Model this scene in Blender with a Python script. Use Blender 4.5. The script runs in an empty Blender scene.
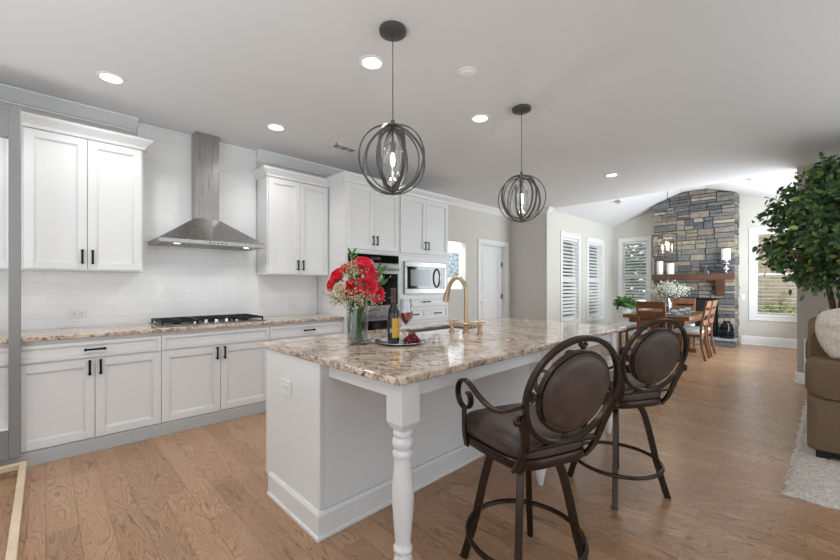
import bpy, bmesh, math, random
from math import sin, cos, pi, radians, sqrt, atan
from mathutils import Vector, Matrix
random.seed(7)
S = bpy.context.scene
COL = S.collection

# ------------------------------------------------------------------ camera, world, light, exposure
CAM_H = 1.28
FPX = 380.0
YAW = math.atan(386.0 / 380.0)
cd = bpy.data.cameras.new('camera')
cd.sensor_fit = 'HORIZONTAL'; cd.sensor_width = 36.0
cd.lens = FPX / 840.0 * 36.0
cd.shift_y = 5.5 / 840.0
cd.clip_start = 0.05; cd.clip_end = 200
cam = bpy.data.objects.new('camera', cd); COL.objects.link(cam)
cam.location = (0, 0, CAM_H); cam.rotation_euler = (pi / 2, 0, YAW)
S.camera = cam
S.view_settings.view_transform = 'Standard'
S.view_settings.look = 'None'
S.view_settings.exposure = 0.38
S.view_settings.gamma = 1.0
S.view_settings.use_curve_mapping = False

W = bpy.data.worlds.new('sky'); S.world = W; W.use_nodes = True
bg = W.node_tree.nodes['Background']
bg.inputs[0].default_value = (0.86, 0.93, 1.0, 1); bg.inputs[1].default_value = 1.3

def area_light(name, loc, rot, sx, sy, power, color=(1, 1, 1)):
    d = bpy.data.lights.new(name, 'AREA'); d.shape = 'RECTANGLE'
    d.size = sx; d.size_y = sy; d.energy = power; d.color = color
    o = bpy.data.objects.new(name, d); COL.objects.link(o)
    o.location = loc; o.rotation_euler = rot
    return o
COOL_TINT = (0.87, 0.95, 1.0)
area_light('rear_opening_fill', (1.6, -2.25, 1.45), (radians(-90), 0, 0), 4.2, 2.2, 120, COOL_TINT)       # unseen fill added at the rear opening, shines to +Y
area_light('living_opening_fill', (4.6, 2.6, 1.5), (0, radians(90), 0), 2.3, 5.6, 11, COOL_TINT)          # added out of view to brighten the room, shines to -X
area_light('sunroom_opening_fill', (0.28, 8.6, 1.5), (0, radians(115), 0), 2.2, 2.2, 118, COOL_TINT)  # unseen lamp added for the dining room, tilted up to whiten the vault
area_light('pantry_room_light', (-5.2, 5.5, 2.7), (0, 0, 0), 1.0, 2.4, 60, COOL_TINT)
area_light('living_ceiling_fill', (2.6, 4.3, 0.9), (pi, 0, 0), 3.0, 4.6, 60, COOL_TINT)                            # added lamp out of view, lights the ceiling from below
area_light('rear_ceiling_fill', (-1.3, -1.35, 0.7), (pi, 0, 0), 3.6, 1.4, 50, COOL_TINT)  # second added lamp facing up, unseen, brightens the left ceiling

# ------------------------------------------------------------------ mesh helpers
WM = {}
def _lin(c):
    return tuple(((v / 255.0) / 12.92 if v / 255.0 <= 0.04045 else ((v / 255.0 + 0.055) / 1.055) ** 2.4) for v in c)
def rgb(r, g, b): return _lin((r, g, b)) + (1.0,)

def setp(o, label=None, cat=None, group=None, kind=None):
    if label: o['label'] = label
    if cat: o['category'] = cat
    if group: o['group'] = group
    if kind: o['kind'] = kind
    return o
def empty(name, loc=(0, 0, 0), rz=0.0, parent=None):
    o = bpy.data.objects.new(name, None); COL.objects.link(o)
    o.empty_display_size = 0.1
    o.location = loc; o.rotation_euler = (0, 0, rz)
    WM[o.name] = Matrix.Translation(loc) @ Matrix.Rotation(rz, 4, 'Z')
    if parent: o.parent = parent
    return o
def thing(name, label, cat, loc=(0, 0, 0), rz=0.0, group=None):
    return setp(empty(name, loc, rz), label, cat, group)
def obj(name, bm, mat, parent=None, world=True, bevel=0.0, smooth=True, seg=2, angle=35):
    """Link a bmesh as ONE object. world=True: mesh was written in world coordinates."""
    if parent is not None and world:
        bm.transform(WM[parent.name].inverted())
    bmesh.ops.recalc_face_normals(bm, faces=bm.faces[:])
    me = bpy.data.meshes.new(name); bm.to_mesh(me); bm.free()
    mats = mat if isinstance(mat, (list, tuple)) else [mat]
    for m in mats: me.materials.append(m)
    o = bpy.data.objects.new(name, me); COL.objects.link(o)
    if smooth:
        me.shade_smooth(); me.set_sharp_from_angle(angle=radians(angle))
    if parent is not None:
        o.parent = parent
        WM[o.name] = WM[parent.name].copy()
    else:
        WM[o.name] = Matrix.Identity(4)
    if bevel > 0:
        b = o.modifiers.new('bevel', 'BEVEL'); b.width = bevel; b.segments = seg
        b.limit_method = 'ANGLE'; b.angle_limit = radians(40); b.harden_normals = False
    return o
def B(): return bmesh.new()
def box(bm, x0, x1, y0, y1, z0, z1, mi=0):
    if x0 > x1: x0, x1 = x1, x0
    if y0 > y1: y0, y1 = y1, y0
    if z0 > z1: z0, z1 = z1, z0
    v = [bm.verts.new(p) for p in ((x0, y0, z0), (x1, y0, z0), (x1, y1, z0), (x0, y1, z0), (x0, y0, z1), (x1, y0, z1), (x1, y1, z1), (x0, y1, z1))]
    fs = [(0, 3, 2, 1), (4, 5, 6, 7), (0, 1, 5, 4), (1, 2, 6, 5), (2, 3, 7, 6), (3, 0, 4, 7)]
    for f in fs:
        bm.faces.new([v[i] for i in f]).material_index = mi
    return bm
def hexa(bm, p8):
    v = [bm.verts.new(p) for p in p8]
    for f in [(0, 3, 2, 1), (4, 5, 6, 7), (0, 1, 5, 4), (1, 2, 6, 5), (2, 3, 7, 6), (3, 0, 4, 7)]:
        bm.faces.new([v[i] for i in f])
    return bm
def lathe(bm, prof, c=(0, 0, 0), n=24, cap=True, M=None):
    rings = []
    M = M or Matrix.Translation(c)
    for r, z in prof:
        rings.append([bm.verts.new(M @ Vector((r * cos(2 * pi * k / n), r * sin(2 * pi * k / n), z))) for k in range(n)])
    for a, b in zip(rings, rings[1:]):
        for k in range(n):
            bm.faces.new([a[k], a[(k + 1) % n], b[(k + 1) % n], b[k]])
    if cap:
        bm.faces.new(list(reversed(rings[0]))); bm.faces.new(rings[-1])
    return bm
def prism(bm, poly, z0, z1):
    a = [bm.verts.new((x, y, z0)) for x, y in poly]; b = [bm.verts.new((x, y, z1)) for x, y in poly]
    n = len(poly)
    for i in range(n): bm.faces.new([a[i], a[(i + 1) % n], b[(i + 1) % n], b[i]])
    bm.faces.new(list(reversed(a))); bm.faces.new(b)
    return bm
def prism_y(bm, poly, y0, y1):
    a = [bm.verts.new((x, y0, z)) for x, z in poly]; b = [bm.verts.new((x, y1, z)) for x, z in poly]
    n = len(poly)
    for i in range(n): bm.faces.new([a[i], a[(i + 1) % n], b[(i + 1) % n], b[i]])
    bm.faces.new(list(reversed(a))); bm.faces.new(b)
    return bm
def prism_x(bm, poly, x0, x1):
    a = [bm.verts.new((x0, y, z)) for y, z in poly]; b = [bm.verts.new((x1, y, z)) for y, z in poly]
    n = len(poly)
    for i in range(n): bm.faces.new([a[i], a[(i + 1) % n], b[(i + 1) % n], b[i]])
    bm.faces.new(list(reversed(a))); bm.faces.new(b)
    return bm
def sweep(bm, path, prof, closed=False):
    """Horizontal moulding: prof [(out, z)] run along a 2-D path, mitred; 'out' points to the RIGHT of travel."""
    P = [Vector(p) for p in path]; n = len(P); rings = []
    for i in range(n):
        din = (P[i] - P[i - 1]).normalized() if (closed or i > 0) else None
        dout = (P[(i + 1) % n] - P[i]).normalized() if (closed or i < n - 1) else None
        if din is None: din = dout
        if dout is None: dout = din
        n1 = Vector((din.y, -din.x)); n2 = Vector((dout.y, -dout.x))
        m = (n1 + n2).normalized(); m = m / max(0.2, m.dot(n1))
        rings.append([bm.verts.new((P[i].x + m.x * o, P[i].y + m.y * o, z)) for o, z in prof])
    k = len(prof)
    for i in range(n if closed else n - 1):
        a, b = rings[i], rings[(i + 1) % n]
        for j in range(k): bm.faces.new([a[j], a[(j + 1) % k], b[(j + 1) % k], b[j]])
    if not closed:
        bm.faces.new(list(reversed(rings[0]))); bm.faces.new(rings[-1])
    return bm
def tube(bm, pts, prof, up=(0, 0, 1), closed=False, scale=None):
    """Sweep a closed 2-D profile (side, normal) along a 3-D path."""
    P = [Vector(p) for p in pts]; n = len(P); rings = []; up = Vector(up)
    for i in range(n):
        if closed: t = P[(i + 1) % n] - P[i - 1]
        else: t = P[min(i + 1, n - 1)] - P[max(i - 1, 0)]
        t.normalize()
        s = up.cross(t)
        if s.length < 1e-3: s = Vector((1, 0, 0)).cross(t)
        s.normalize(); nn = t.cross(s).normalized()
        k = scale[i] if scale else 1.0
        rings.append([bm.verts.new(P[i] + s * a * k + nn * b * k) for a, b in prof])
    m = len(prof)
    for i in range(n if closed else n - 1):
        a, b = rings[i], rings[(i + 1) % n]
        for j in range(m): bm.faces.new([a[j], a[(j + 1) % m], b[(j + 1) % m], b[j]])
    if not closed:
        bm.faces.new(list(reversed(rings[0]))); bm.faces.new(rings[-1])
    return bm
def circ(r, n=10): return [(r * cos(2 * pi * k / n), r * sin(2 * pi * k / n)) for k in range(n)]
def rect(w, h): return [(-w / 2, -h / 2), (w / 2, -h / 2), (w / 2, h / 2), (-w / 2, h / 2)]
def bez(p0, p1, p2, p3, n=12):
    p0, p1, p2, p3 = map(Vector, (p0, p1, p2, p3)); out = []
    for i in range(n + 1):
        t = i / n; u = 1 - t
        out.append(p0 * u ** 3 + p1 * 3 * u * u * t + p2 * 3 * u * t * t + p3 * t ** 3)
    return out
def spline(pts, n=6):
    P = [Vector(p) for p in pts]; out = []
    for i in range(len(P) - 1):
        a = P[max(i - 1, 0)]; b = P[i]; c = P[i + 1]; d = P[min(i + 2, len(P) - 1)]
        for k in range(n):
            t = k / n
            out.append(0.5 * ((2 * b) + (c - a) * t + (2 * a - 5 * b + 4 * c - d) * t * t + (3 * b - a - 3 * c + d) * t ** 3))
    out.append(P[-1]); return out
def ball(bm, c, r, u=12, v=8, sc=(1, 1, 1)):
    M = Matrix.Translation(c) @ Matrix.Diagonal((r * sc[0], r * sc[1], r * sc[2], 1))
    bmesh.ops.create_uvsphere(bm, u_segments=u, v_segments=v, radius=1.0, matrix=M)
    return bm
def copy_tree(o, parent=None):
    c = o.copy(); COL.objects.link(c); c.parent = parent
    WM[c.name] = WM[o.name].copy()
    for ch in list(o.children): copy_tree(ch, c)
    return c
def structure(name, bm, mat, parent=None, **k):
    o = obj(name, bm, mat, parent, **k)
    if parent is None: o['kind'] = 'structure'
    return o

# ------------------------------------------------------------------ material helpers
def mat(name, color, rough=0.5, metal=0.0, spec=0.5, **k):
    m = bpy.data.materials.new(name); m.use_nodes = True
    p = m.node_tree.nodes['Principled BSDF']
    p.inputs['Base Color'].default_value = color if len(color) == 4 else tuple(color) + (1,)
    p.inputs['Roughness'].default_value = rough; p.inputs['Metallic'].default_value = metal
    p.inputs['Specular IOR Level'].default_value = spec
    for key, v in k.items(): p.inputs[key.replace('_', ' ')].default_value = v
    return m
class NT:
    def __init__(s, m):
        s.t = m.node_tree; s.p = s.t.nodes['Principled BSDF']
        s.out = s.t.nodes['Material Output']
    def n(s, typ, **k):
        nd = s.t.nodes.new(typ)
        for a, v in k.items():
            if a.startswith('i_'):
                key = a[2:]; key = int(key) if key.isdigit() else key.replace('_', ' ')
                nd.inputs[key].default_value = v
            else: setattr(nd, a, v)
        return nd
    def l(s, a, b): s.t.links.new(a, b)
    def coords(s, scale=(1, 1, 1), kind='Object', rot=(0, 0, 0), loc=(0, 0, 0)):
        tc = s.n('ShaderNodeTexCoord'); mp = s.n('ShaderNodeMapping')
        s.l(tc.outputs[kind], mp.inputs[0])
        mp.inputs['Scale'].default_value = scale; mp.inputs['Rotation'].default_value = rot; mp.inputs['Location'].default_value = loc
        return mp.outputs[0]
    def ramp(s, fac, stops):
        r = s.n('ShaderNodeValToRGB'); e = r.color_ramp.elements
        while len(e) < len(stops): e.new(0.5)
        for el, (p, c) in zip(e, stops):
            el.position = p; el.color = c if len(c) == 4 else tuple(c) + (1,)
        s.l(fac, r.inputs[0]); return r.outputs[0]
    def mix(s, fac, a, b, mode='MIX'):
        x = s.n('ShaderNodeMix', data_type='RGBA', blend_type=mode)
        for sock, v in ((x.inputs[0], fac), (x.inputs[6], a), (x.inputs[7], b)):
            if hasattr(v, 'is_output'): s.l(v, sock)
            else: sock.default_value = v
        return x.outputs[2]
    def bump(s, h, strength=0.2, dist=0.01):
        b = s.n('ShaderNodeBump'); b.inputs['Strength'].default_value = strength; b.inputs['Distance'].default_value = dist
        s.l(h, b.inputs['Height']); s.l(b.outputs[0], s.p.inputs['Normal'])
    def math(s, op, a, b=None):
        m = s.n('ShaderNodeMath', operation=op)
        for i, v in enumerate((a, b)):
            if v is None: continue
            if hasattr(v, 'is_output'): s.l(v, m.inputs[i])
            else: m.inputs[i].default_value = v
        return m.outputs[0]

def make_wall_paint(name, col, rough=0.7):
    m = mat(name, col, rough, spec=0.3); t = NT(m)
    nz = t.n('ShaderNodeTexNoise', i_Scale=140.0, i_Detail=3.0)
    t.l(t.coords(), nz.inputs['Vector']); t.bump(nz.outputs[0], 0.06, 0.003)
    return m
M_wall = make_wall_paint('wall_paint_greige', rgb(212, 209, 202))
M_stub = make_wall_paint('wall_paint_taupe', rgb(186, 178, 169))
M_ceil = make_wall_paint('ceiling_paint_white', rgb(226, 227, 228), 0.85)
M_trim = mat('white_trim_enamel', rgb(238, 238, 238), 0.35)
M_cab = mat('white_cabinet_enamel', rgb(234, 235, 236), 0.38)
M_isl = mat('island_white_enamel', rgb(230, 231, 232), 0.35)
M_toe = mat('shaded_toe_kick', rgb(188, 191, 193), 0.45)  # darker than the cabinets: shade at their foot put into the colour
M_gray = mat('grey_painted_frame', rgb(138, 138, 138), 0.4)
M_black = mat('matte_black_metal', rgb(22, 22, 23), 0.38, 0.6)
M_dark = mat('black_plastic', rgb(14, 14, 15), 0.35)
M_iron = mat('black_cast_iron', rgb(30, 30, 31), 0.55, 0.3)
M_chrome = mat('chrome', rgb(225, 225, 225), 0.1, 1.0)
M_glassblack = mat('black_oven_glass', rgb(12, 12, 13), 0.06, 0.0, 0.6)
M_plastic = mat('white_plastic', rgb(236, 236, 234), 0.4)
M_bronze = mat('dark_bronze_metal', rgb(58, 45, 37), 0.27, 0.6)
M_pend = mat('brushed_charcoal_metal', rgb(92, 91, 90), 0.42, 0.55)
M_gold = mat('champagne_bronze', rgb(192, 168, 140), 0.28, 1.0)
M_silver = mat('polished_silver', rgb(220, 220, 222), 0.12, 1.0)
M_wax = mat('white_candle_wax', rgb(242, 240, 234), 0.5, Subsurface_Weight=0.1)
M_ceramic = mat('glazed_white_ceramic', rgb(226, 230, 230), 0.2)
M_blueplate = mat('grey_blue_stoneware', rgb(122, 142, 152), 0.3)
M_soil = mat('dark_soil', rgb(48, 38, 30), 0.9)

def brushed(name, col, rough, scale, bs=0.02):
    m = mat(name, col, rough, 1.0); t = NT(m)
    nz = t.n('ShaderNodeTexNoise', i_Scale=1.0, i_Detail=4.0)
    t.l(t.coords(scale), nz.inputs['Vector'])
    t.l(t.ramp(nz.outputs[0], [(0.3, (rough - 0.06,) * 3), (0.7, (rough + 0.08,) * 3)]), t.p.inputs['Roughness'])
    t.bump(nz.outputs[0], bs, 0.002)
    return m
M_steel = brushed('brushed_stainless_steel', rgb(140, 140, 138), 0.3, (300, 4, 300))
M_steelv = brushed('brushed_stainless_hood', rgb(168, 166, 163), 0.3, (60, 60, 3), 0.008)

def clear_glass(name, tint=(1, 1, 1, 1), gloss=0.08, rough=0.02, k=0.55):
    m = bpy.data.materials.new(name); m.use_nodes = True; t = m.node_tree
    t.nodes.remove(t.nodes['Principled BSDF'])
    tr = t.nodes.new('ShaderNodeBsdfTransparent'); tr.inputs[0].default_value = tint
    gl = t.nodes.new('ShaderNodeBsdfGlossy'); gl.inputs['Roughness'].default_value = rough
    lw = t.nodes.new('ShaderNodeLayerWeight'); lw.inputs[0].default_value = 0.35
    mu = t.nodes.new('ShaderNodeMath'); mu.operation = 'MULTIPLY_ADD'
    mu.inputs[1].default_value = k; mu.inputs[2].default_value = gloss
    mx = t.nodes.new('ShaderNodeMixShader')
    t.links.new(lw.outputs['Fresnel'], mu.inputs[0]); t.links.new(mu.outputs[0], mx.inputs[0])
    t.links.new(tr.outputs[0], mx.inputs[1]); t.links.new(gl.outputs[0], mx.inputs[2])
    t.links.new(mx.outputs[0], t.nodes['Material Output'].inputs[0])
    return m
M_pane = clear_glass('window_glass', gloss=0.03)
M_clear = clear_glass('clear_glass', (0.97, 0.98, 0.98, 1), 0.06)
M_vase = clear_glass('clear_vase_glass', (0.95, 0.96, 0.96, 1), 0.01, k=.22)
M_water = clear_glass('vase_water', (0.88, 0.91, 0.88, 1), 0.0, k=.06)
M_tealglass = clear_glass('teal_glass', (0.25, 0.5, 0.55, 1), 0.12)
M_smoke = clear_glass('smoky_blue_glass', (0.30, 0.37, 0.43, 1), 0.02, k=.18)
M_wine = mat('rose_wine', rgb(206, 30, 46), 0.08, Transmission_Weight=0.25)
M_bottle = mat('dark_bottle_glass', rgb(18, 20, 15), 0.06, 0.0, 0.7)
M_label = mat('mustard_label_paper', rgb(206, 164, 62), 0.6)
M_foil = mat('brown_bottle_foil', rgb(96, 78, 68), 0.35, 0.5)

def emit(name, col, s):
    m = bpy.data.materials.new(name); m.use_nodes = True; t = m.node_tree
    t.nodes.remove(t.nodes['Principled BSDF'])
    e = t.nodes.new('ShaderNodeEmission'); e.inputs[0].default_value = col; e.inputs[1].default_value = s
    t.links.new(e.outputs[0], t.nodes['Material Output'].inputs[0]); return m
M_lens = emit('lit_downlight_lens', (1, 0.98, 0.95, 1), 9.0)
M_bulb = emit('lit_bulb', (1, 0.93, 0.82, 1), 12.0)
M_flame = emit('lit_candle_bulb', (1, 0.55, 0.24, 1), 7.0)

def make_floor():
    m = mat('oak_plank_floor', rgb(150, 112, 84), 0.28, spec=0.5); t = NT(m)
    v = t.coords()
    br = t.n('ShaderNodeTexBrick', offset=0.37, offset_frequency=2, squash=1.0)
    br.inputs['Scale'].default_value = 1.0; br.inputs['Brick Width'].default_value = 1.15; br.inputs['Row Height'].default_value = 0.127
    br.inputs['Mortar Size'].default_value = 0.0016; br.inputs['Mortar Smooth'].default_value = 0.2; br.inputs['Bias'].default_value = 0.0
    br.inputs['Color1'].default_value = (0, 0, 0, 1); br.inputs['Color2'].default_value = (1, 1, 1, 1); br.inputs['Mortar'].default_value = (0.5, 0.5, 0.5, 1)
    t.l(v, br.inputs['Vector'])
    # per-plank offset for the grain
    off = t.n('ShaderNodeVectorMath', operation='MULTIPLY_ADD')
    t.l(br.outputs['Color'], off.inputs[0]); off.inputs[1].default_value = (7.0, 3.0, 11.0); t.l(v, off.inputs[2])
    mp = t.n('ShaderNodeMapping'); mp.inputs['Scale'].default_value = (1.3, 7.5, 1.0); t.l(off.outputs[0], mp.inputs[0])
    nz = t.n('ShaderNodeTexNoise', i_Scale=1.0, i_Detail=2.0, i_Roughness=0.45, i_Distortion=0.35); t.l(mp.outputs[0], nz.inputs['Vector'])
    # contour lines of the noise = cathedral grain
    w = t.math('SINE', t.math('MULTIPLY', nz.outputs[0], 150.0))
    grain = t.ramp(w, [(0.0, (1, 1, 1)), (0.70, (0.96,) * 3), (0.92, (0.62,) * 3), (1.0, (0.52,) * 3)])
    mp2 = t.n('ShaderNodeMapping'); mp2.inputs['Scale'].default_value = (8.0, 160.0, 1.0); t.l(off.outputs[0], mp2.inputs[0])
    fine = t.n('ShaderNodeTexNoise', i_Scale=1.0, i_Detail=3.0); t.l(mp2.outputs[0], fine.inputs['Vector'])
    base = t.ramp(br.outputs['Color'], [(0.0, rgb(166, 129, 99)), (0.5, rgb(176, 138, 107)), (1.0, rgb(186, 148, 116))])
    c = t.mix(0.8, base, grain, 'MULTIPLY')
    fr = t.ramp(fine.outputs[0], [(0.3, (0.75,) * 3), (0.7, (1.1,) * 3)])
    c = t.mix(0.5, c, fr, 'MULTIPLY')
    seam = t.ramp(br.outputs['Fac'], [(0.0, (1, 1, 1)), (1.0, (0.55, 0.51, 0.49))])
    c = t.mix(1.0, c, seam, 'MULTIPLY')
    t.l(c, t.p.inputs['Base Color'])
    t.l(t.ramp(w, [(0.0, (0.24,) * 3), (1.0, (0.36,) * 3)]), t.p.inputs['Roughness'])
    hgt = t.math('SUBTRACT', t.math('MULTIPLY', w, -0.12), t.math('MULTIPLY', br.outputs['Fac'], 1.0))
    big = t.n('ShaderNodeTexNoise', i_Scale=3.0, i_Detail=1.0); t.l(mp.outputs[0], big.inputs['Vector'])
    hgt = t.math('ADD', hgt, t.math('MULTIPLY', big.outputs[0], 0.8))
    t.bump(hgt, 0.07, 0.0016)
    return m
M_floor = make_floor()

def make_granite():
    m = mat('beige_granite', rgb(200, 180, 160), 0.07, spec=0.6); t = NT(m)
    v = t.coords()
    warp = t.n('ShaderNodeTexNoise', i_Scale=3.2, i_Detail=5.0, i_Distortion=1.2); t.l(v, warp.inputs['Vector'])
    base = t.ramp(warp.outputs[0], [(0.2, rgb(150, 120, 98)), (0.42, rgb(196, 170, 146)), (0.52, rgb(222, 206, 188)), (0.62, rgb(180, 150, 124)), (0.85, rgb(214, 196, 178))])
    n2 = t.n('ShaderNodeTexNoise', i_Scale=26.0, i_Detail=5.0, i_Roughness=0.7, i_Distortion=0.6); t.l(v, n2.inputs['Vector'])
    sp = t.ramp(n2.outputs[0], [(0.42, (0, 0, 0)), (0.5, (1, 1, 1))])
    c = t.mix(t.math('MULTIPLY', sp, 0.5), base, rgb(226, 214, 200))
    n3 = t.n('ShaderNodeTexNoise', i_Scale=42.0, i_Detail=4.0, i_Roughness=0.7); t.l(v, n3.inputs['Vector'])
    dk = t.ramp(n3.outputs[0], [(0.53, (0, 0, 0)), (0.60, (1, 1, 1))])
    patch = t.n('ShaderNodeTexNoise', i_Scale=5.0, i_Detail=4.0, i_Distortion=2.0); t.l(v, patch.inputs['Vector'])
    pm = t.ramp(patch.outputs[0], [(0.44, (0.2,) * 3), (0.56, (1, 1, 1))])
    c = t.mix(t.math('MULTIPLY', dk, pm), c, rgb(82, 62, 56))
    n4 = t.n('ShaderNodeTexNoise', i_Scale=1.9, i_Detail=6.0, i_Distortion=2.4, i_Roughness=0.6); t.l(v, n4.inputs['Vector'])
    vein = t.ramp(n4.outputs[0], [(0.47, (0, 0, 0)), (0.5, (1, 1, 1)), (0.53, (0, 0, 0))])
    c = t.mix(t.math('MULTIPLY', vein, 0.75), c, rgb(112, 84, 72))
    t.l(c, t.p.inputs['Base Color'])
    return m
M_granite = make_granite()

def make_tile():
    m = mat('wavy_white_subway_tile', rgb(228, 229, 229), 0.12, spec=0.6); t = NT(m)
    tc = t.n('ShaderNodeTexCoord'); sep = t.n('ShaderNodeSeparateXYZ'); t.l(tc.outputs['Object'], sep.inputs[0])
    cmb = t.n('ShaderNodeCombineXYZ'); t.l(sep.outputs['Y'], cmb.inputs[0]); t.l(sep.outputs['Z'], cmb.inputs[1])
    br = t.n('ShaderNodeTexBrick', offset=0.5)
    br.inputs['Scale'].default_value = 1.0; br.inputs['Brick Width'].default_value = 0.305; br.inputs['Row Height'].default_value = 0.1
    br.inputs['Mortar Size'].default_value = 0.0022; br.inputs['Mortar Smooth'].default_value = 0.3
    br.inputs['Color1'].default_value = rgb(236, 237, 238); br.inputs['Color2'].default_value = rgb(241, 242, 242); br.inputs['Mortar'].default_value = rgb(230, 231, 231)
    t.l(cmb.outputs[0], br.inputs['Vector']); t.l(br.outputs['Color'], t.p.inputs['Base Color'])
    mp = t.n('ShaderNodeMapping'); mp.inputs['Scale'].default_value = (7, 60, 1); t.l(cmb.outputs[0], mp.inputs[0])
    nz = t.n('ShaderNodeTexNoise', i_Scale=1.0, i_Detail=2.0); t.l(mp.outputs[0], nz.inputs['Vector'])
    h = t.math('SUBTRACT', t.math('MULTIPLY', nz.outputs[0], 1.0), t.math('MULTIPLY', br.outputs['Fac'], 0.35))
    t.bump(h, 0.4, 0.004)
    return m
M_tile = make_tile()

def make_leather():
    m = mat('dark_brown_leather', rgb(84, 66, 58), 0.42, spec=0.45); t = NT(m)
    v = t.coords()
    nz = t.n('ShaderNodeTexNoise', i_Scale=14.0, i_Detail=5.0); t.l(v, nz.inputs['Vector'])
    t.l(t.ramp(nz.outputs[0], [(0.3, rgb(66, 54, 48)), (0.7, rgb(88, 73, 65))]), t.p.inputs['Base Color'])
    vo = t.n('ShaderNodeTexVoronoi', i_Scale=420.0); t.l(v, vo.inputs['Vector']); t.bump(vo.outputs[0], 0.12, 0.002)
    return m
M_leather = make_leather()

def make_wood(name, c0, c1, scale=(3, 30, 30), rough=0.35):
    m = mat(name, c0, rough); t = NT(m)
    nz = t.n('ShaderNodeTexNoise', i_Scale=1.0, i_Detail=4.0, i_Distortion=0.6); t.l(t.coords(scale), nz.inputs['Vector'])
    t.l(t.ramp(nz.outputs[0], [(0.3, c0), (0.7, c1)]), t.p.inputs['Base Color'])
    t.bump(nz.outputs[0], 0.05, 0.002)
    return m
M_wood = make_wood('warm_brown_dining_wood', rgb(98, 62, 38), rgb(134, 90, 58))
M_woodv = make_wood('warm_brown_chair_wood', rgb(100, 66, 42), rgb(140, 98, 66), (30, 30, 3))
M_mantel = make_wood('reddish_mantel_wood', rgb(72, 50, 38), rgb(98, 70, 54))
M_pale = make_wood('pale_pine', rgb(206, 186, 156), rgb(224, 206, 178), (6, 6, 40), 0.5)
M_bark = make_wood('grey_brown_bark', rgb(70, 56, 44), rgb(110, 92, 76), (30, 30, 5), 0.8)

def attr_color(name, rough, bumps=None, spec=0.4):
    m = mat(name, (0.5, 0.5, 0.5, 1), rough, spec=spec); t = NT(m)
    a = t.n('ShaderNodeAttribute'); a.attribute_name = 'tone'
    c = a.outputs['Color']
    if bumps:
        nz = t.n('ShaderNodeTexNoise', i_Scale=bumps[0], i_Detail=6.0, i_Roughness=0.65); t.l(t.coords(), nz.inputs['Vector'])
        c = t.mix(0.55, c, t.ramp(nz.outputs[0], [(0.25, (0.42,) * 3), (0.75, (1.4,) * 3)]), 'MULTIPLY')
        t.bump(nz.outputs[0], bumps[1], bumps[2])
    t.l(c, t.p.inputs['Base Color'])
    return m
M_stone = attr_color('stacked_ledge_stone', 0.85, (11.0, 1.0, 0.03), 0.2)
M_mortar = mat('grey_stone_joint', rgb(92, 88, 84), 0.95)

def make_leaf(name, stops, rough=0.4):
    m = mat(name, stops[0][1], rough, spec=0.4); t = NT(m)
    g = t.n('ShaderNodeNewGeometry')
    t.l(t.ramp(g.outputs['Random Per Island'], stops), t.p.inputs['Base Color'])
    return m
M_ficus = make_leaf('ficus_leaves', [(0.0, rgb(48, 74, 54)), (0.45, rgb(70, 104, 64)), (0.8, rgb(104, 138, 76)), (1.0, rgb(156, 162, 90))])
M_green = make_leaf('bouquet_leaves', [(0.0, rgb(40, 84, 40)), (1.0, rgb(84, 130, 66))])
M_stem = mat('green_stem', rgb(70, 104, 56), 0.5)
M_fern = make_leaf('fern_leaves', [(0.0, rgb(58, 104, 58)), (1.0, rgb(120, 160, 96))])
M_breath = make_leaf('gypsophila_blooms', [(0.0, rgb(176, 158, 122)), (1.0, rgb(232, 218, 190))], 0.7)
M_breathw = make_leaf('white_gypsophila', [(0.0, rgb(206, 208, 196)), (1.0, rgb(240, 240, 232))], 0.7)
M_red = mat('red_rose_petals', rgb(230, 28, 46), 0.45, Sheen_Weight=0.2)
M_pink = mat('deep_pink_rose_petals', rgb(242, 46, 82), 0.45, Sheen_Weight=0.2)
M_cream = mat('cream_rose_petals', rgb(240, 226, 204), 0.5)
M_grape = make_leaf('dark_red_grapes', [(0.0, rgb(72, 14, 24)), (1.0, rgb(128, 34, 46))], 0.25)

def make_fabric(name, c0, c1, scale, bump=0.3, rough=0.9):
    m = mat(name, c0, rough, spec=0.15); t = NT(m); v = t.coords()
    nz = t.n('ShaderNodeTexNoise', i_Scale=scale, i_Detail=4.0); t.l(v, nz.inputs['Vector'])
    t.l(t.ramp(nz.outputs[0], [(0.3, c0), (0.7, c1)]), t.p.inputs['Base Color'])
    t.bump(nz.outputs[0], bump, 0.004)
    return m
M_sofa = make_fabric('taupe_sofa_fabric', rgb(112, 94, 74), rgb(132, 113, 92), 220)
M_throw = make_fabric('cream_plush', rgb(206, 194, 178), rgb(230, 222, 210), 60, 0.8)
M_rug = make_fabric('shaggy_cream_rug', rgb(176, 168, 158), rgb(222, 216, 208), 55, 0.9)
M_seat = make_fabric('pale_grey_seat_fabric', rgb(190, 192, 190), rgb(210, 212, 210), 150)
M_slat = mat('white_blind_slat', rgb(236, 237, 236), 0.5)
M_navy = mat('charcoal_mesh_screen', rgb(34, 36, 40), 0.5, 0.4)
M_soot = mat('firebox_black', rgb(16, 16, 17), 0.9)
M_hearth = mat('blue_grey_slate_slab', rgb(142, 152, 158), 0.6)

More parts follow.
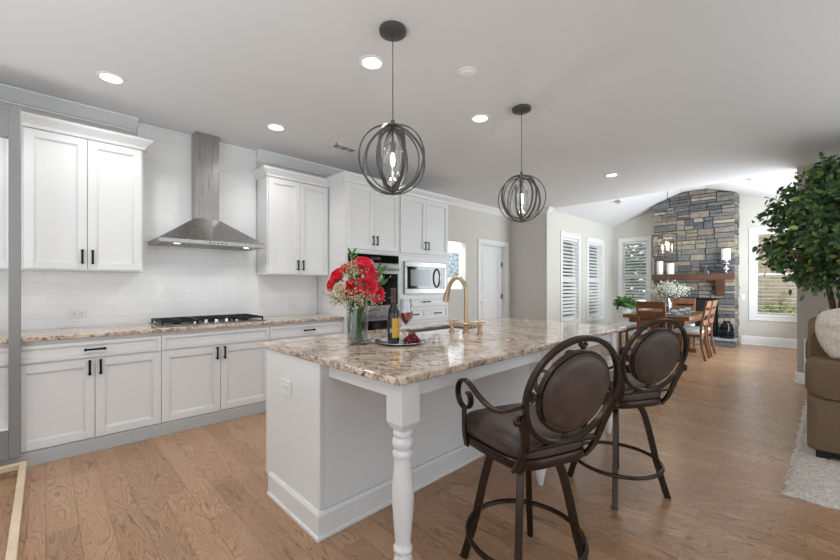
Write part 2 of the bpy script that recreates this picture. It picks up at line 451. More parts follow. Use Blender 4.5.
# ------------------------------------------------------------------ the shell
CE = 2.83                      # kitchen ceiling
XW = -4.45                     # kitchen wall face
YK = 7.13                      # return wall
XD = -3.63                     # dining window wall face
YB = 10.85                     # dining back wall face
def wall_x(x0, x1, y0, y1, z0, z1, holes):
    """wall slab x0..x1 running along y with rectangular holes (ya,yb,za,zb)"""
    bm = B(); ys = sorted({y0, y1, *[h[0] for h in holes], *[h[1] for h in holes]})
    for a, b in zip(ys, ys[1:]):
        hs = sorted([(h[2], h[3]) for h in holes if h[0] <= a + 1e-6 and h[1] >= b - 1e-6])
        z = z0
        for ha, hb in hs:
            if ha > z + 1e-6: box(bm, x0, x1, a, b, z, ha)
            z = hb
        if z < z1 - 1e-6: box(bm, x0, x1, a, b, z, z1)
    bmesh.ops.remove_doubles(bm, verts=bm.verts[:], dist=1e-5)
    return bm
def wall_y(y0, y1, x0, x1, z0, z1, holes):
    bm = wall_x(y0, y1, x0, x1, z0, z1, holes)
    bm.transform(Matrix(((0, 1, 0, 0), (1, 0, 0, 0), (0, 0, 1, 0), (0, 0, 0, 1))))
    return bm
structure('floor', box(B(), -6.3, 4.7, -2.4, 11.0, -0.12, 0.0), M_floor, smooth=False)
structure('ceiling', box(B(), -6.3, 4.7, -2.4, 7.27, CE, CE + 0.15), M_ceil, smooth=False)
# kitchen wall: pass-through and door
PASS = (5.03, 5.576, 1.215, 2.09); DOOR = (6.03, 6.93, 0.0, 2.105)
structure('wall_left', wall_x(XW - 0.12, XW, -2.4, YK + 0.1, 0, CE, [PASS, DOOR]), M_wall, smooth=False)
structure('wall_return', box(B(), XW, XD - 0.14, YK, YK + 0.14, 0, CE), M_wall, smooth=False)
# vault
RL, RR, ZR = -2.02, -1.54, 3.43
def vz(x):
    if x < RL: return CE + (ZR - CE) * (x - XD) / (RL - XD)
    if x > RR: return ZR - (ZR - CE) * (x - RR) / (0.27 - RR)
    return ZR
prof = [(XD - 0.14, vz(XD) - 0.03), (XD, vz(XD)), (RL, ZR), (RR, ZR), (0.40, vz(0.40)), (0.40, 3.7), (XD - 0.14, 3.7)]
structure('ceiling_vault', prism_y(B(), prof, 7.27, 11.0), M_ceil, smooth=False)
structure('wall_gable', box(B(), XD - 0.14, 0.4, 7.13, 7.27, CE + 0.15, 3.7), M_ceil, smooth=False)
W1 = (7.80, 8.62, 0.52, 2.32); W2 = (9.18, 10.06, 0.52, 2.32)
structure('wall_dining', wall_x(XD - 0.14, XD, YK, 11.0, 0, CE + 0.05, [W1, W2]), M_wall, smooth=False)
W3 = (-3.41, -2.82, 0.62, 2.42); W4 = (-0.78, -0.02, 0.62, 2.42)
bmw = wall_y(YB, YB + 0.15, XD - 0.14, 0.4, 0, CE, [W3, W4])
prism_y(bmw, [(XD, CE), (0.4, CE), (RR, ZR + 0.05), (RL, ZR + 0.05)], YB, YB + 0.15)
structure('wall_back', bmw, M_wall, smooth=False)
structure('wall_sunroom', wall_x(0.3, 0.42, 7.15, 11.0, 0, CE + 0.3, [(7.6, 10.4, 0.4, 2.6)]), M_wall, smooth=False)
structure('wall_partition', box(B(), -0.083, 4.7, 7.03, 7.15, 0, CE), M_stub, smooth=False)
structure('wall_right', wall_x(4.6, 4.7, -2.4, 7.15, 0, CE, [(-0.2, 5.4, 0.35, 2.65)]), M_wall, smooth=False)
structure('wall_rear', wall_y(-2.4, -2.3, -4.57, 4.7, 0, CE, [(-0.5, 3.7, 0.35, 2.55)]), M_wall, smooth=False)
# rooms behind the openings
structure('wall_hall', box(B(), -6.0, -5.9, 4.0, 7.9, 0, CE), M_trim, smooth=False)
structure('wall_hall_side', box(B(), -5.9, XW - 0.12, 7.8, 7.9, 0, CE), M_trim, smooth=False)
structure('wall_hall_end', box(B(), -5.9, XW - 0.12, 4.0, 4.1, 0, CE), M_trim, smooth=False)

# backsplash tile
structure('wall_backsplash', box(B(), XW, XW + 0.010, 0.615, 1.72, 0.90, CE), M_tile, smooth=False)
bm = box(B(), XW, XW + 0.010, -1.6, 0.615, 0.90, 1.42); structure('wall_backsplash_left', bm, M_tile, smooth=False)
bm = box(B(), XW, XW + 0.010, 1.72, 2.5, 0.90, 1.42); structure('wall_backsplash_right', bm, M_tile, smooth=False)

# crown mouldings and baseboards
def crown(h=0.095, d=0.085, z=CE):
    return [(0, z), (d, z), (d, z - 0.014), (d * 0.82, z - 0.024), (d * 0.5, z - h * 0.52), (d * 0.26, z - h * 0.8), (0.014, z - h * 0.86), (0.014, z - h), (0, z - h)]
structure('trim_1', sweep(B(), [(XW, 0.61), (XW, -2.3)][::-1], crown(0.105, 0.12)), M_trim, angle=20)
structure('trim_2', sweep(B(), [(XW, 1.725), (XW, YK), (XD, YK), (XD, YK + 0.10)], crown(0.105, 0.10)), M_trim, angle=20)
BBP = [(0, 0), (0.022, 0), (0.022, 0.016), (0.014, 0.022), (0.014, 0.12), (0.008, 0.136), (0, 0.142)]
structure('baseboard_dining', sweep(B(), [(XW, 6.99), (XW, YK), (XD, YK), (XD, YB), (-2.66, YB)], BBP), M_trim, angle=25)
structure('baseboard_back', sweep(B(), [(-1.0, YB), (0.3, YB)], [(a, z * 1.35) for a, z in BBP]), M_trim, angle=25)
structure('baseboard_partition', sweep(B(), [(-0.083, 7.15), (-0.083, 7.03), (4.6, 7.03)][::1][::-1], [(-a, z) for a, z in BBP]), M_trim, angle=25)
structure('baseboard_kitchen', sweep(B(), [(XW, 4.34), (XW, 5.94)], BBP), M_trim, angle=25)

# door with casing (closed, hinges showing on the far side of the jamb)
d = structure('door_1', box(B(), XW - 0.115, XW - 0.08, DOOR[0] + 0.022, DOOR[1] - 0.022, 0.01, DOOR[3] - 0.022), M_trim, bevel=0.002)
def rframe(bm, x, y0, y1, z0, z1, w=0.018, dpt=0.008):
    """raised bead rectangle standing out of a plane x towards +x"""
    box(bm, x, x + dpt, y0, y1, z0, z0 + w); box(bm, x, x + dpt, y0, y1, z1 - w, z1)
    box(bm, x, x + dpt, y0, y0 + w, z0 + w, z1 - w); box(bm, x, x + dpt, y1 - w, y1, z0 + w, z1 - w)
bm = B()
for (z0, z1) in ((0.25, 0.98), (1.14, 1.95)):
    rframe(bm, XW - 0.081, DOOR[0] + 0.15, DOOR[1] - 0.15, z0, z1, 0.03, 0.009)
    rframe(bm, XW - 0.081, DOOR[0] + 0.21, DOOR[1] - 0.21, z0 + 0.06, z1 - 0.06, 0.012, 0.005)
obj('door_panel', bm, M_trim, d, bevel=0.003)
for z in (0.25, 1.05, 1.72):
    bm = B(); box(bm, XW - 0.082, XW - 0.074, DOOR[1] - 0.075, DOOR[1] - 0.022, z - 0.05, z + 0.05); lathe(bm, [(0.008, z - 0.055), (0.008, z + 0.055)], (XW - 0.072, DOOR[1] - 0.03, 0), 10)
    obj('hinge', bm, M_steel, d)
lathe(bm := B(), [(0.028, 0), (0.03, 0.02), (0.02, 0.03)], M=Matrix.Translation((XW - 0.08, DOOR[0] + 0.09, 0.95)) @ Matrix.Rotation(pi / 2, 4, 'Y'))
obj('door_handle', bm, M_steel, d)
bm = B()
cw = 0.085
for (a, b) in ((DOOR[0] - cw, DOOR[0]), (DOOR[1], DOOR[1] + cw)):
    box(bm, XW, XW + 0.018, a, b, 0, DOOR[3] + cw)
box(bm, XW, XW + 0.018, DOOR[0], DOOR[1], DOOR[3], DOOR[3] + cw)
box(bm, XW - 0.12, XW, DOOR[0], DOOR[0] + 0.02, 0, DOOR[3]); box(bm, XW - 0.12, XW, DOOR[1] - 0.02, DOOR[1], 0, DOOR[3])
box(bm, XW - 0.12, XW, DOOR[0] + 0.02, DOOR[1] - 0.02, DOOR[3] - 0.02, DOOR[3])
structure('trim_3', bm, M_trim, bevel=0.004)

# windows -------------------------------------------------------------
def window(name, axis, hole, face, depth, label_blind, tilt, group=None):
    """axis 'x': wall plane x=face, room towards +x ; axis 'y': wall plane y=face, room towards -y"""
    a0, a1, z0, z1 = hole; c = 0.088
    if axis == 'x':
        T = lambda u, v, z: (face + v, u, z)           # v = into the room
    else:
        T = lambda u, v, z: (u, face - v, z)
    def bx(bm, u0, u1, v0, v1, za, zb):
        p = T(u0, v0, za); q = T(u1, v1, zb); box(bm, p[0], q[0], p[1], q[1], za, zb)
    bm = B()
    bx(bm, a0 - c, a0, 0, 0.02, z0 - c, z1 + c); bx(bm, a1, a1 + c, 0, 0.02, z0 - c, z1 + c)
    bx(bm, a0, a1, 0, 0.02, z1, z1 + c); bx(bm, a0, a1, 0, 0.02, z0 - c, z0)
    bx(bm, a0 - c - 0.012, a1 + c + 0.012, 0.0, 0.03, z1 + c, z1 + c + 0.02)
    for (u0, u1) in ((a0, a0 + 0.012), (a1 - 0.012, a1)): bx(bm, u0, u1, -depth, 0, z0, z1)
    bx(bm, a0 + 0.012, a1 - 0.012, -depth, 0, z1 - 0.012, z1); bx(bm, a0 + 0.012, a1 - 0.012, -depth, 0.03, z0, z0 + 0.014)
    w = structure(name, bm, M_trim, bevel=0.003)
    bm = B(); s = 0.04; zm = (z0 + z1) / 2
    for (u0, u1, za, zb, v) in ((a0 + .012, a1 - .012, z0 + .014, zm + .02, -0.085), (a0 + .012, a1 - .012, zm - .02, z1 - .012, -0.115)):
        bx(bm, u0, u0 + s, v, v + 0.03, za, zb); bx(bm, u1 - s, u1, v, v + 0.03, za, zb)
        bx(bm, u0 + s, u1 - s, v, v + 0.03, za, za + s); bx(bm, u0 + s, u1 - s, v, v + 0.03, zb - s, zb)
    obj('sash', bm, M_trim, w, bevel=0.003)
    bm = B(); bx(bm, a0 + .05, a1 - .05, -0.073, -0.069, z0 + .05, zm - .02); bx(bm, a0 + .05, a1 - .05, -0.103, -0.099, zm + .02, z1 - .05)
    obj('glass_pane', bm, M_pane, w, smooth=False)
    # blind
    o = T((a0 + a1) / 2, 0, z1)
    t = thing('window_blind', label_blind, 'blind', o, 0, group)
    bm = B(); bx(bm, a0 + .016, a1 - .016, -0.055, -0.008, z1 - .055, z1 - .013); obj('headrail', bm, M_slat, t, bevel=0.003)
    bm = B(); k = int((z1 - z0 - 0.10) / 0.078)
    for i in range(k):
        zc = z1 - 0.085 - i * 0.078; hw = 0.036; dz = hw * sin(tilt); dv = hw * cos(tilt); vc = -0.042
        pts = []
        for (u, v, z) in ((a0 + .018, vc - dv, zc + dz), (a1 - .018, vc - dv, zc + dz), (a1 - .018, vc + dv, zc - dz), (a0 + .018, vc + dv, zc - dz)):
            pts.append(T(u, v, z))
        p8 = [Vector(p) - Vector((0, 0, .0012)) for p in pts] + [Vector(p) + Vector((0, 0, .0012)) for p in pts]
        hexa(bm, p8)
    obj('slats', bm, M_slat, t, smooth=False)
    bm = B(); zb = z1 - 0.085 - k * 0.078; bx(bm, a0 + .018, a1 - .018, -0.05, -0.014, zb - 0.008, zb + 0.01); obj('bottom_rail', bm, M_slat, t, bevel=0.003)
    bm = B()
    for u in (a0 + 0.14, a1 - 0.14): bx(bm, u - .0015, u + .0015, -0.0120, -0.009, zb, z1 - .05)
    obj('cord', bm, M_slat, t, smooth=False)
    bm = B(); bx(bm, a0 + 0.06, a0 + 0.067, -0.007, 0.0, z1 - 0.65, z1 - .05); obj('tilt_wand', bm, M_slat, t)
    return w
window('window_1', 'x', W1, XD, 0.14, 'white slatted blind in the first window past the kitchen corner', radians(38), 'blinds in the dining room')
window('window_2', 'x', W2, XD, 0.14, 'white slatted blind in the window next to the dining room corner', radians(38), 'blinds in the dining room')
window('window_3', 'y', W3, YB, 0.15, 'white slatted blind in the narrow window left of the stone fireplace', radians(25), 'blinds in the dining room')
window('window_4', 'y', W4, YB, 0.15, 'open white slatted blind in the window right of the stone fireplace, by the tree', radians(3), 'blinds in the dining room')

# outside -------------------------------------------------------------
M_grass = make_fabric('lawn', rgb(120, 150, 84), rgb(168, 186, 120), 6, 0.4)
setp(obj('lawn', box(B(), -16, 8, 11.2, 24, -0.5, -0.42), M_grass, smooth=False), kind='structure')
setp(obj('side_lawn', box(B(), -16, -6.4, -4, 11.2, -0.5, -0.42), M_grass, smooth=False), kind='structure')
def make_brick():
    m = mat('tan_brick', rgb(190, 164, 132), 0.85); t = NT(m)
    tc = t.n('ShaderNodeTexCoord'); sep = t.n('ShaderNodeSeparateXYZ'); t.l(tc.outputs['Object'], sep.inputs[0])
    cmb = t.n('ShaderNodeCombineXYZ'); t.l(sep.outputs['X'], cmb.inputs[0]); t.l(sep.outputs['Z'], cmb.inputs[1])
    br = t.n('ShaderNodeTexBrick'); br.inputs['Scale'].default_value = 1.0
    br.inputs['Brick Width'].default_value = 0.22; br.inputs['Row Height'].default_value = 0.075; br.inputs['Mortar Size'].default_value = 0.007
    br.inputs['Color1'].default_value = rgb(176, 146, 112); br.inputs['Color2'].default_value = rgb(212, 190, 158); br.inputs['Mortar'].default_value = rgb(206, 196, 180)
    t.l(cmb.outputs[0], br.inputs['Vector']); t.l(br.outputs['Color'], t.p.inputs['Base Color'])
    t.bump(br.outputs['Fac'], -0.3, 0.01); return m
M_brick = make_brick()
nb = thing('neighbouring_house', 'tan brick house wall outside the right window', 'house', (0.5, 14.6, -0.5))
bm = box(B(), -3.2, 5.5, 14.4, 14.7, -0.5, 4.6); obj('brick_wall', bm, M_brick, nb, smooth=False)
prism_x(bm := B(), [(14.0, 4.6), (14.0, 4.7), (17, 6.2), (17, 4.6)], -3.6, 5.9); obj('roof', bm, M_gray, nb, smooth=False)
def leaf_cloud(bm, c, rad, n, size, rnd, flat=0.5, shell=0.55):
    for _ in range(n):
        while True:
            p = Vector((rnd.uniform(-1, 1), rnd.uniform(-1, 1), rnd.uniform(-1, 1)))
            if shell < p.length < 1 or (p.length < 1 and rnd.random() < 0.35): break
        pos = Vector(c) + Vector((p.x * rad[0], p.y * rad[1], p.z * rad[2]))
        leaf(bm, pos, size * rnd.uniform(0.7, 1.25), rnd, p)
def leaf(bm, pos, L, rnd, out=None, width=0.5):
    d = Vector((rnd.gauss(0, 1), rnd.gauss(0, 1), rnd.gauss(-0.5, 0.8)))
    if out is not None: d += Vector(out) * 0.9
    if d.length < 1e-3: d = Vector((0, 0, -1))
    d.normalize()
    s = d.cross(Vector((rnd.gauss(0, 1), rnd.gauss(0, 1), rnd.gauss(0, 1))))
    if s.length < 1e-3: s = Vector((1, 0, 0))
    s.normalize(); nn = d.cross(s)
    w = L * width
    P = [pos, pos + d * L * 0.3 + s * w * 0.5 + nn * w * .12, pos + d * L * 0.7 + s * w * 0.38 + nn * w * .1, pos + d * L - nn * L * 0.12,
         pos + d * L * 0.7 - s * w * 0.38 + nn * w * .1, pos + d * L * 0.3 - s * w * 0.5 + nn * w * .12]
    m1 = pos + d * L * 0.5
    v = [bm.verts.new(p) for p in P]; c = bm.verts.new(m1)
    for i in range(6): bm.faces.new([v[i], v[(i + 1) % 6], c])
M_hedge = make_leaf('shrub_leaves', [(0.0, rgb(110, 132, 66)), (1.0, rgb(196, 204, 116))])
M_tree = make_leaf('garden_tree_leaves', [(0.0, rgb(118, 138, 114)), (1.0, rgb(178, 190, 162))])
rnd = random.Random(3)
def shrub(name, label, c, rad, n, size, m, cat):
    t = thing(name, label, cat, (c[0], c[1], -0.42))
    bm = B(); leaf_cloud(bm, c, rad, n, size, rnd); obj('foliage', bm, m, t, smooth=False)
    bm = B(); tube(bm, [(c[0], c[1], -0.42), (c[0] + .02, c[1], c[2])], circ(0.05, 8), up=(0, 1, 0)); obj('trunk', bm, M_bark, t)
shrub('garden_shrub', 'yellow-green shrub outside the right window below the brick wall', (-0.3, 12.6, 0.2), (0.75, 0.5, 0.68), 900, 0.13, M_hedge, 'shrub')
shrub('garden_tree', 'leafy green tree outside the narrow window left of the fireplace', (-5.0, 13.2, 1.9), (1.6, 0.9, 2.3), 2600, 0.3, M_tree, 'tree')
shrub('garden_tree', 'pale green tree outside the window nearest the dining room corner', (-7.6, 11.9, 1.7), (0.9, 1.6, 2.3), 2600, 0.3, M_tree, 'tree')
shrub('garden_tree', 'pale green tree outside the first window past the kitchen corner', (-7.6, 8.5, 1.7), (0.9, 1.7, 2.3), 2600, 0.3, M_tree, 'tree')

# ------------------------------------------------------------------ kitchen cabinets
XB = -3.845
def shaker(bm, x, y0, y1, z0, z1, st=0.058):
    """shaker front, back face at x, front at x+.02"""
    box(bm, x, x + 0.005, y0, y1, z0, z1)
    f = x + 0.020
    box(bm, x + .005, f, y0, y0 + st, z0, z1); box(bm, x + .005, f, y1 - st, y1, z0, z1)
    box(bm, x + .005, f, y0 + st, y1 - st, z0, z0 + st); box(bm, x + .005, f, y0 + st, y1 - st, z1 - st, z1)
    a = 0.009
    box(bm, x + .005, x + .0125, y0 + st, y0 + st + a, z0 + st, z1 - st); box(bm, x + .005, x + .0125, y1 - st - a, y1 - st, z0 + st, z1 - st)
    box(bm, x + .005, x + .0125, y0 + st + a, y1 - st - a, z0 + st, z0 + st + a); box(bm, x + .005, x + .0125, y0 + st + a, y1 - st - a, z1 - st - a, z1 - st)
    return bm
def pull(x, y, z, length, vertical, parent, m=None):
    bm = B(); h = length / 2; w = 0.0075
    if vertical:
        box(bm, x + .024, x + .034, y - w, y + w, z - h, z + h)
        for s in (-1, 1):
            box(bm, x, x + .026, y - w, y + w, z + s * (h - .010) - .006, z + s * (h - .010) + .006)
            box(bm, x + .022, x + .036, y - w - .002, y + w + .002, z + s * (h - .006) - .006, z + s * (h - .006) + .006)
    else:
        box(bm, x + .024, x + .034, y - h, y + h, z - w, z + w)
        for s in (-1, 1):
            box(bm, x, x + .026, y + s * (h - .010) - .006, y + s * (h - .010) + .006, z - w, z + w)
            box(bm, x + .022, x + .036, y + s * (h - .006) - .006, y + s * (h - .006) + .006, z - w - .002, z + w + .002)
    return obj('handle', bm, m or M_black, parent, bevel=0.002)
G = 0.002
def door(x, y0, y1, z0, z1, hside, hz, parent, name='door', length=0.115):
    d = obj(name, shaker(B(), x, y0 + G, y1 - G, z0, z1), M_cab, parent, bevel=0.002)
    if hside is not None:
        hy = y1 - 0.032 if hside > 0 else y0 + 0.032
        pull(x + 0.02, hy, hz, length, True, d)
    return d
def drawer(x, y0, y1, z0, z1, parent, handle=True, name='drawer', length=0.13):
    d = obj(name, shaker(B(), x, y0 + G, y1 - G, z0, z1, 0.028), M_cab, parent, bevel=0.002)
    if handle: pull(x + 0.02, (y0 + y1) / 2, (z0 + z1) / 2, length, False, d)
    return d
def base_cabinet(label, y0, y1, handle=True):
    t = thing('base_cabinet', label, 'cabinet', (XW + 0.3, (y0 + y1) / 2, 0), 0, 'base cabinets along the kitchen wall')
    obj('body', box(B(), XW + 0.012, XB - 0.021, y0 + 0.0015, y1 - 0.0015, 0.10, 0.882), M_cab, t, smooth=False)
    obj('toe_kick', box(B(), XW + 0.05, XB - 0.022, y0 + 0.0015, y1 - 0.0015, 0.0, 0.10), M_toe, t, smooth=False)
    ym = (y0 + y1) / 2
    door(XB - 0.02, y0, ym, 0.112, 0.715, 1, 0.655, t); door(XB - 0.02, ym, y1, 0.112, 0.715, -1, 0.655, t)
    dr = drawer(XB - 0.02, y0, y1, 0.73, 0.855, t, handle, 'drawer' if handle else 'false_drawer_front')
    return t
base_cabinet('white base cabinet with two doors and a drawer, beside the tall grey frame', -0.160, 0.700)
base_cabinet('white two-door base cabinet under the gas cooktop', 0.700, 1.630, False)
base_cabinet('white base cabinet with a drawer, partly behind the island corner', 1.630, 2.500)
base_cabinet('white base cabinet at the left picture edge behind the tall grey frame', -0.95, -0.160)
# visible plinth board
pl = setp(obj('plinth_board', box(B(), XB - 0.02, XB + 0.004, -0.235, 2.50, 0.0, 0.102), M_toe, bevel=0.003), 'plinth board greyed for shade along the foot of the base cabinets', 'plinth')

# kitchen worktop
def slab(bm, x0, x1, y0, y1, z0, z1): return box(bm, x0, x1, y0, y1, z0, z1)
wt = setp(obj('kitchen_worktop', slab(B(), XW + 0.012, XB + 0.035, -0.95, 2.50, 0.884, 0.918), M_granite, bevel=0.008, seg=3), 'long beige granite worktop along the backsplash wall', 'worktop')

# wall cabinets
XU = -4.17
CROWNP = [(0, 0.0), (0.008, 0.0), (0.014, 0.014), (0.016, 0.024), (0.046, 0.056), (0.050, 0.058), (0.062, 0.072), (0.064, 0.090), (0, 0.090)]
def wall_cabinet(label, y0, y1, z0, z1, xf, zc, left=True, right=True, hz=None):
    t = thing('wall_cabinet', label, 'cabinet', (XW + 0.15, (y0 + y1) / 2, z0), 0, 'wall cabinets')
    obj('body', box(B(), XW + 0.011, xf - 0.001, y0, y1, z0, z1), M_cab, t, bevel=0.002)
    ym = (y0 + y1) / 2; hz = hz or z0 + 0.115
    door(xf, y0 + 0.012, ym, z0 + 0.012, z1 - 0.012, 1, hz, t); door(xf, ym, y1 - 0.012, z0 + 0.012, z1 - 0.012, -1, hz, t)
    path = []
    f = xf + 0.014
    path += [(XW + 0.011, y0 - .0)] if left else []
    path += [(f, y0), (f, y1)]
    path += [(XW + 0.011, y1)] if right else []
    obj('crown', sweep(B(), path[::-1], [(-o, z1 - 0.004 + z) for o, z in CROWNP]), M_cab, t, angle=20)
    obj('top_panel', box(B(), XW + 0.012, f - .001, y0 + .001, y1 - .001, z1 - .003, z1 + .03), M_cab, t, smooth=False)
    return t
wall_cabinet('tall white two-door wall cabinet left of the range hood', -0.135, 0.622, 1.40, 2.492, XU, 2.58, left=False)
wall_cabinet('tall white two-door wall cabinet right of the range hood', 1.735, 2.500, 1.40, 2.492, XU, 2.58, right=False)
wall_cabinet('white wall cabinet at the left picture edge behind the tall grey frame', -0.95, -0.140, 1.40, 2.492, XU, 2.58, left=False, right=False)

# tall oven cabinet and microwave cabinet
XT = -3.80
def tall_cabinet(name, label, y0, y1, left, right, upper0, niche, lower):
    t = thing(name, label, 'cabinet', (XW + 0.3, (y0 + y1) / 2, 0), 0)
    na, nb_, nz0, nz1 = niche
    bm = B(); xf = XT - 0.001
    box(bm, XW + .011, xf, y0, na, 0.1, 2.512); box(bm, XW + .011, xf, nb_, y1, 0.1, 2.512)
    box(bm, XW + .011, xf, na, nb_, 0.1, nz0); box(bm, XW + .011, xf, na, nb_, nz1, 2.512)
    box(bm, XW + .011, XW + .03, na, nb_, nz0, nz1)
    obj('body', bm, M_cab, t, smooth=False)
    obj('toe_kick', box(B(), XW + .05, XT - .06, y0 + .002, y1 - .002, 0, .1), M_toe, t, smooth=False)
    ym = (y0 + y1) / 2
    door(XT, y0 + .014, ym, upper0, 2.492, 1, upper0 + .115, t); door(XT, ym, y1 - .014, upper0, 2.492, -1, upper0 + .115, t)
    bm = B(); box(bm, XT, XT + .012, y0, y1, upper0 - .036, upper0 - .012); obj('rail', bm, M_cab, t, bevel=0.003)
    f = XT + 0.012
    path = ([(XW + .011, y0)] if left else []) + [(f, y0), (f, y1)] + ([(XW + .011, y1)] if right else [])
    obj('crown', sweep(B(), path[::-1], [(-o, 2.508 + z) for o, z in CROWNP]), M_cab, t, angle=20)
    obj('top_panel', box(B(), XW + .012, f - .001, y0 + .001, y1 - .001, 2.508, 2.54), M_cab, t, smooth=False)
    lower(t)
    return t
def low_oven(t):
    drawer(XT, 2.504 + .014, 3.349 - .014, 0.12, 0.30, t)
tall_cabinet('oven_cabinet', 'tall white cabinet holding the double wall oven', 2.504, 3.346, True, False, 1.722, (2.56, 3.29, 0.33, 1.665), low_oven)
def low_mw(t):
    ym = 3.84
    drawer(XT, 3.349 + .03, 4.335 - .03, 0.985, 1.115, t)
    drawer(XT, 3.349 + .03, ym, 0.80, 0.965, t); drawer(XT, ym, 4.335 - .03, 0.80, 0.965, t)
    drawer(XT, 3.349 + .03, 4.335 - .03, 0.46, 0.785, t); drawer(XT, 3.349 + .03, 4.335 - .03, 0.12, 0.445, t)
tall_cabinet('microwave_cabinet', 'tall white cabinet holding the microwave above a bank of drawers', 3.350, 4.335, False, True, 1.722, (3.46, 4.24, 1.185, 1.59), low_mw)

# double wall oven
ov = thing('wall_oven', 'stainless and black double wall oven behind the bouquet', 'oven', (XT - .2, 2.925, 0.34))
obj('oven_body', box(B(), XT - .5, XT - .004, 2.57, 3.28, 0.34, 1.655), M_steel, ov, smooth=False)
bm = B(); box(bm, XT - .003, XT + .022, 2.545, 3.325, 1.565, 1.668); p = obj('control_panel', bm, M_glassblack, ov, bevel=0.003)
bm = B(); box(bm, XT + .022, XT + .0235, 2.86, 3.02, 1.60, 1.635); obj('display', bm, M_dark, p, smooth=False)
def oven_door(z0, z1, zs):
    bm = B(); box(bm, XT - .003, XT + .034, 2.545, 3.325, z0, z1); d = obj('oven_door', bm, M_steel, ov, bevel=0.004)
    bm = B(); box(bm, XT + .034, XT + .037, 2.575, 3.295, z0 + .05, z1 - .125); obj('door_glass', bm, M_glassblack, d, smooth=False)
    bm = B(); tube(bm, [(XT + .085, 2.60, z1 - .07), (XT + .085, 3.27, z1 - .07)], circ(.013, 12), up=(0, 0, 1))
    for y in (2.66, 3.21): box(bm, XT + .03, XT + .085, y - .012, y + .012, z1 - .08, z1 - .06)
    obj('handle', bm, M_steel, d)
oven_door(0.98, 1.555, 0); oven_door(0.345, 0.965, 0)

# microwave
mw = thing('microwave', 'stainless built-in microwave with a dark window and curved handle', 'microwave', (XT - .2, 3.88, 1.165))
obj('casing', box(B(), XT - .4, XT - .004, 3.47, 4.23, 1.19, 1.585), M_dark, mw, smooth=False)
bm = B()
yA, yB2, zA, zB2 = 3.425, 4.255, 1.165, 1.608
box(bm, XT - .003, XT + .03, yA, yB2, zB2 - .072, zB2); box(bm, XT - .003, XT + .03, yA, yB2, zA, zA + .072)
box(bm, XT - .003, XT + .03, yA, yA + .05, zA + .072, zB2 - .072); box(bm, XT - .003, XT + .03, yB2 - .035, yB2, zA + .072, zB2 - .072)
obj('trim_frame', bm, M_steel, mw, bevel=0.004)
dr_ = obj('microwave_door', box(B(), XT - .003, XT + .026, yA + .05, yB2 - .20, zA + .072, zB2 - .072), M_glassblack, mw, smooth=False)
bm = B(); box(bm, XT + .026, XT + .0275, yA + .11, yA + .50, zA + .11, zB2 - .11); obj('door_window', bm, mat('grey_mesh_window', rgb(96, 99, 102), 0.15), dr_, smooth=False)
bm = B(); tube(bm, bez((XT + .03, 4.055, zA + .09), (XT + .11, 4.055, zA + .13), (XT + .11, 4.055, zB2 - .13), (XT + .03, 4.055, zB2 - .09)), rect(.022, .014), up=(0, 1, 0)); obj('handle', bm, M_steel, dr_)
bm = B(); box(bm, XT - .003, XT + .026, yB2 - .20, yB2 - .035, zA + .072, zB2 - .072); cp = obj('control_panel', bm, M_glassblack, mw, smooth=False)
for i in range(4):
    for j in range(3): obj('button', box(B(), XT + .026, XT + .027, 4.085 + j * .034, 4.105 + j * .034, zA + .10 + i * .036, zA + .115 + i * .036), M_gray, cp, smooth=False)

# range hood
hd = thing('range_hood', 'stainless steel chimney range hood above the cooktop', 'range hood', (XW + .25, 1.168, 1.668))
y0, y1, xf = 0.70, 1.636, -3.95
cy0, cy1, cxf = 1.068, 1.290, -4.295
bm = box(B(), XW + .0105, xf, y0, y1, 1.668, 1.703); rim = obj('rim', bm, M_steelv, hd, bevel=0.002)
bm = hexa(B(), [(XW + .0105, y0 + .004, 1.7035), (xf - .004, y0 + .004, 1.7035), (xf - .004, y1 - .004, 1.7035), (XW + .0105, y1 - .004, 1.7035),
                (XW + .0105, cy0 - .004, 1.955), (cxf + .004, cy0 - .004, 1.955), (cxf + .004, cy1 + .004, 1.955), (XW + .0105, cy1 + .004, 1.955)])
obj('canopy', bm, M_steelv, hd, smooth=False)
obj('chimney', box(B(), XW + .0105, cxf, cy0, cy1, 1.956, CE), M_steelv, hd, bevel=0.003)
for i in range(3): obj('filter', box(B(), XW + .06, xf - .16, y0 + .05 + i * .28, y0 + .31 + i * .28, 1.664, 1.6678), M_steel, hd, bevel=0.002)
M_hoodlamp = emit('hood_lamp_glow', (1, .97, .92, 1), 2.5)
for y in (y0 + .16, y1 - .16): obj('hood_lamp', lathe(B(), [(.026, 1.6655), (.026, 1.6678)], (xf - .11, y, 0), 14), M_hoodlamp, hd)
for y in (y0 + .16, y1 - .16):
    d = bpy.data.lights.new('hood_spot', 'SPOT'); d.energy = 3.0; d.spot_size = radians(140); d.spot_blend = .6; d.shadow_soft_size = .03; d.color = (1, .97, .93)
    o = bpy.data.objects.new('hood_spot', d); COL.objects.link(o); o.parent = hd; o.location = Vector((xf - .11, y, 1.66)) - Vector((XW + .25, 1.168, 1.668))
for i in range(5): obj('button', box(B(), xf, xf + .004, 1.10 + i * .035, 1.115 + i * .035, 1.680, 1.690), M_dark, hd, smooth=False)

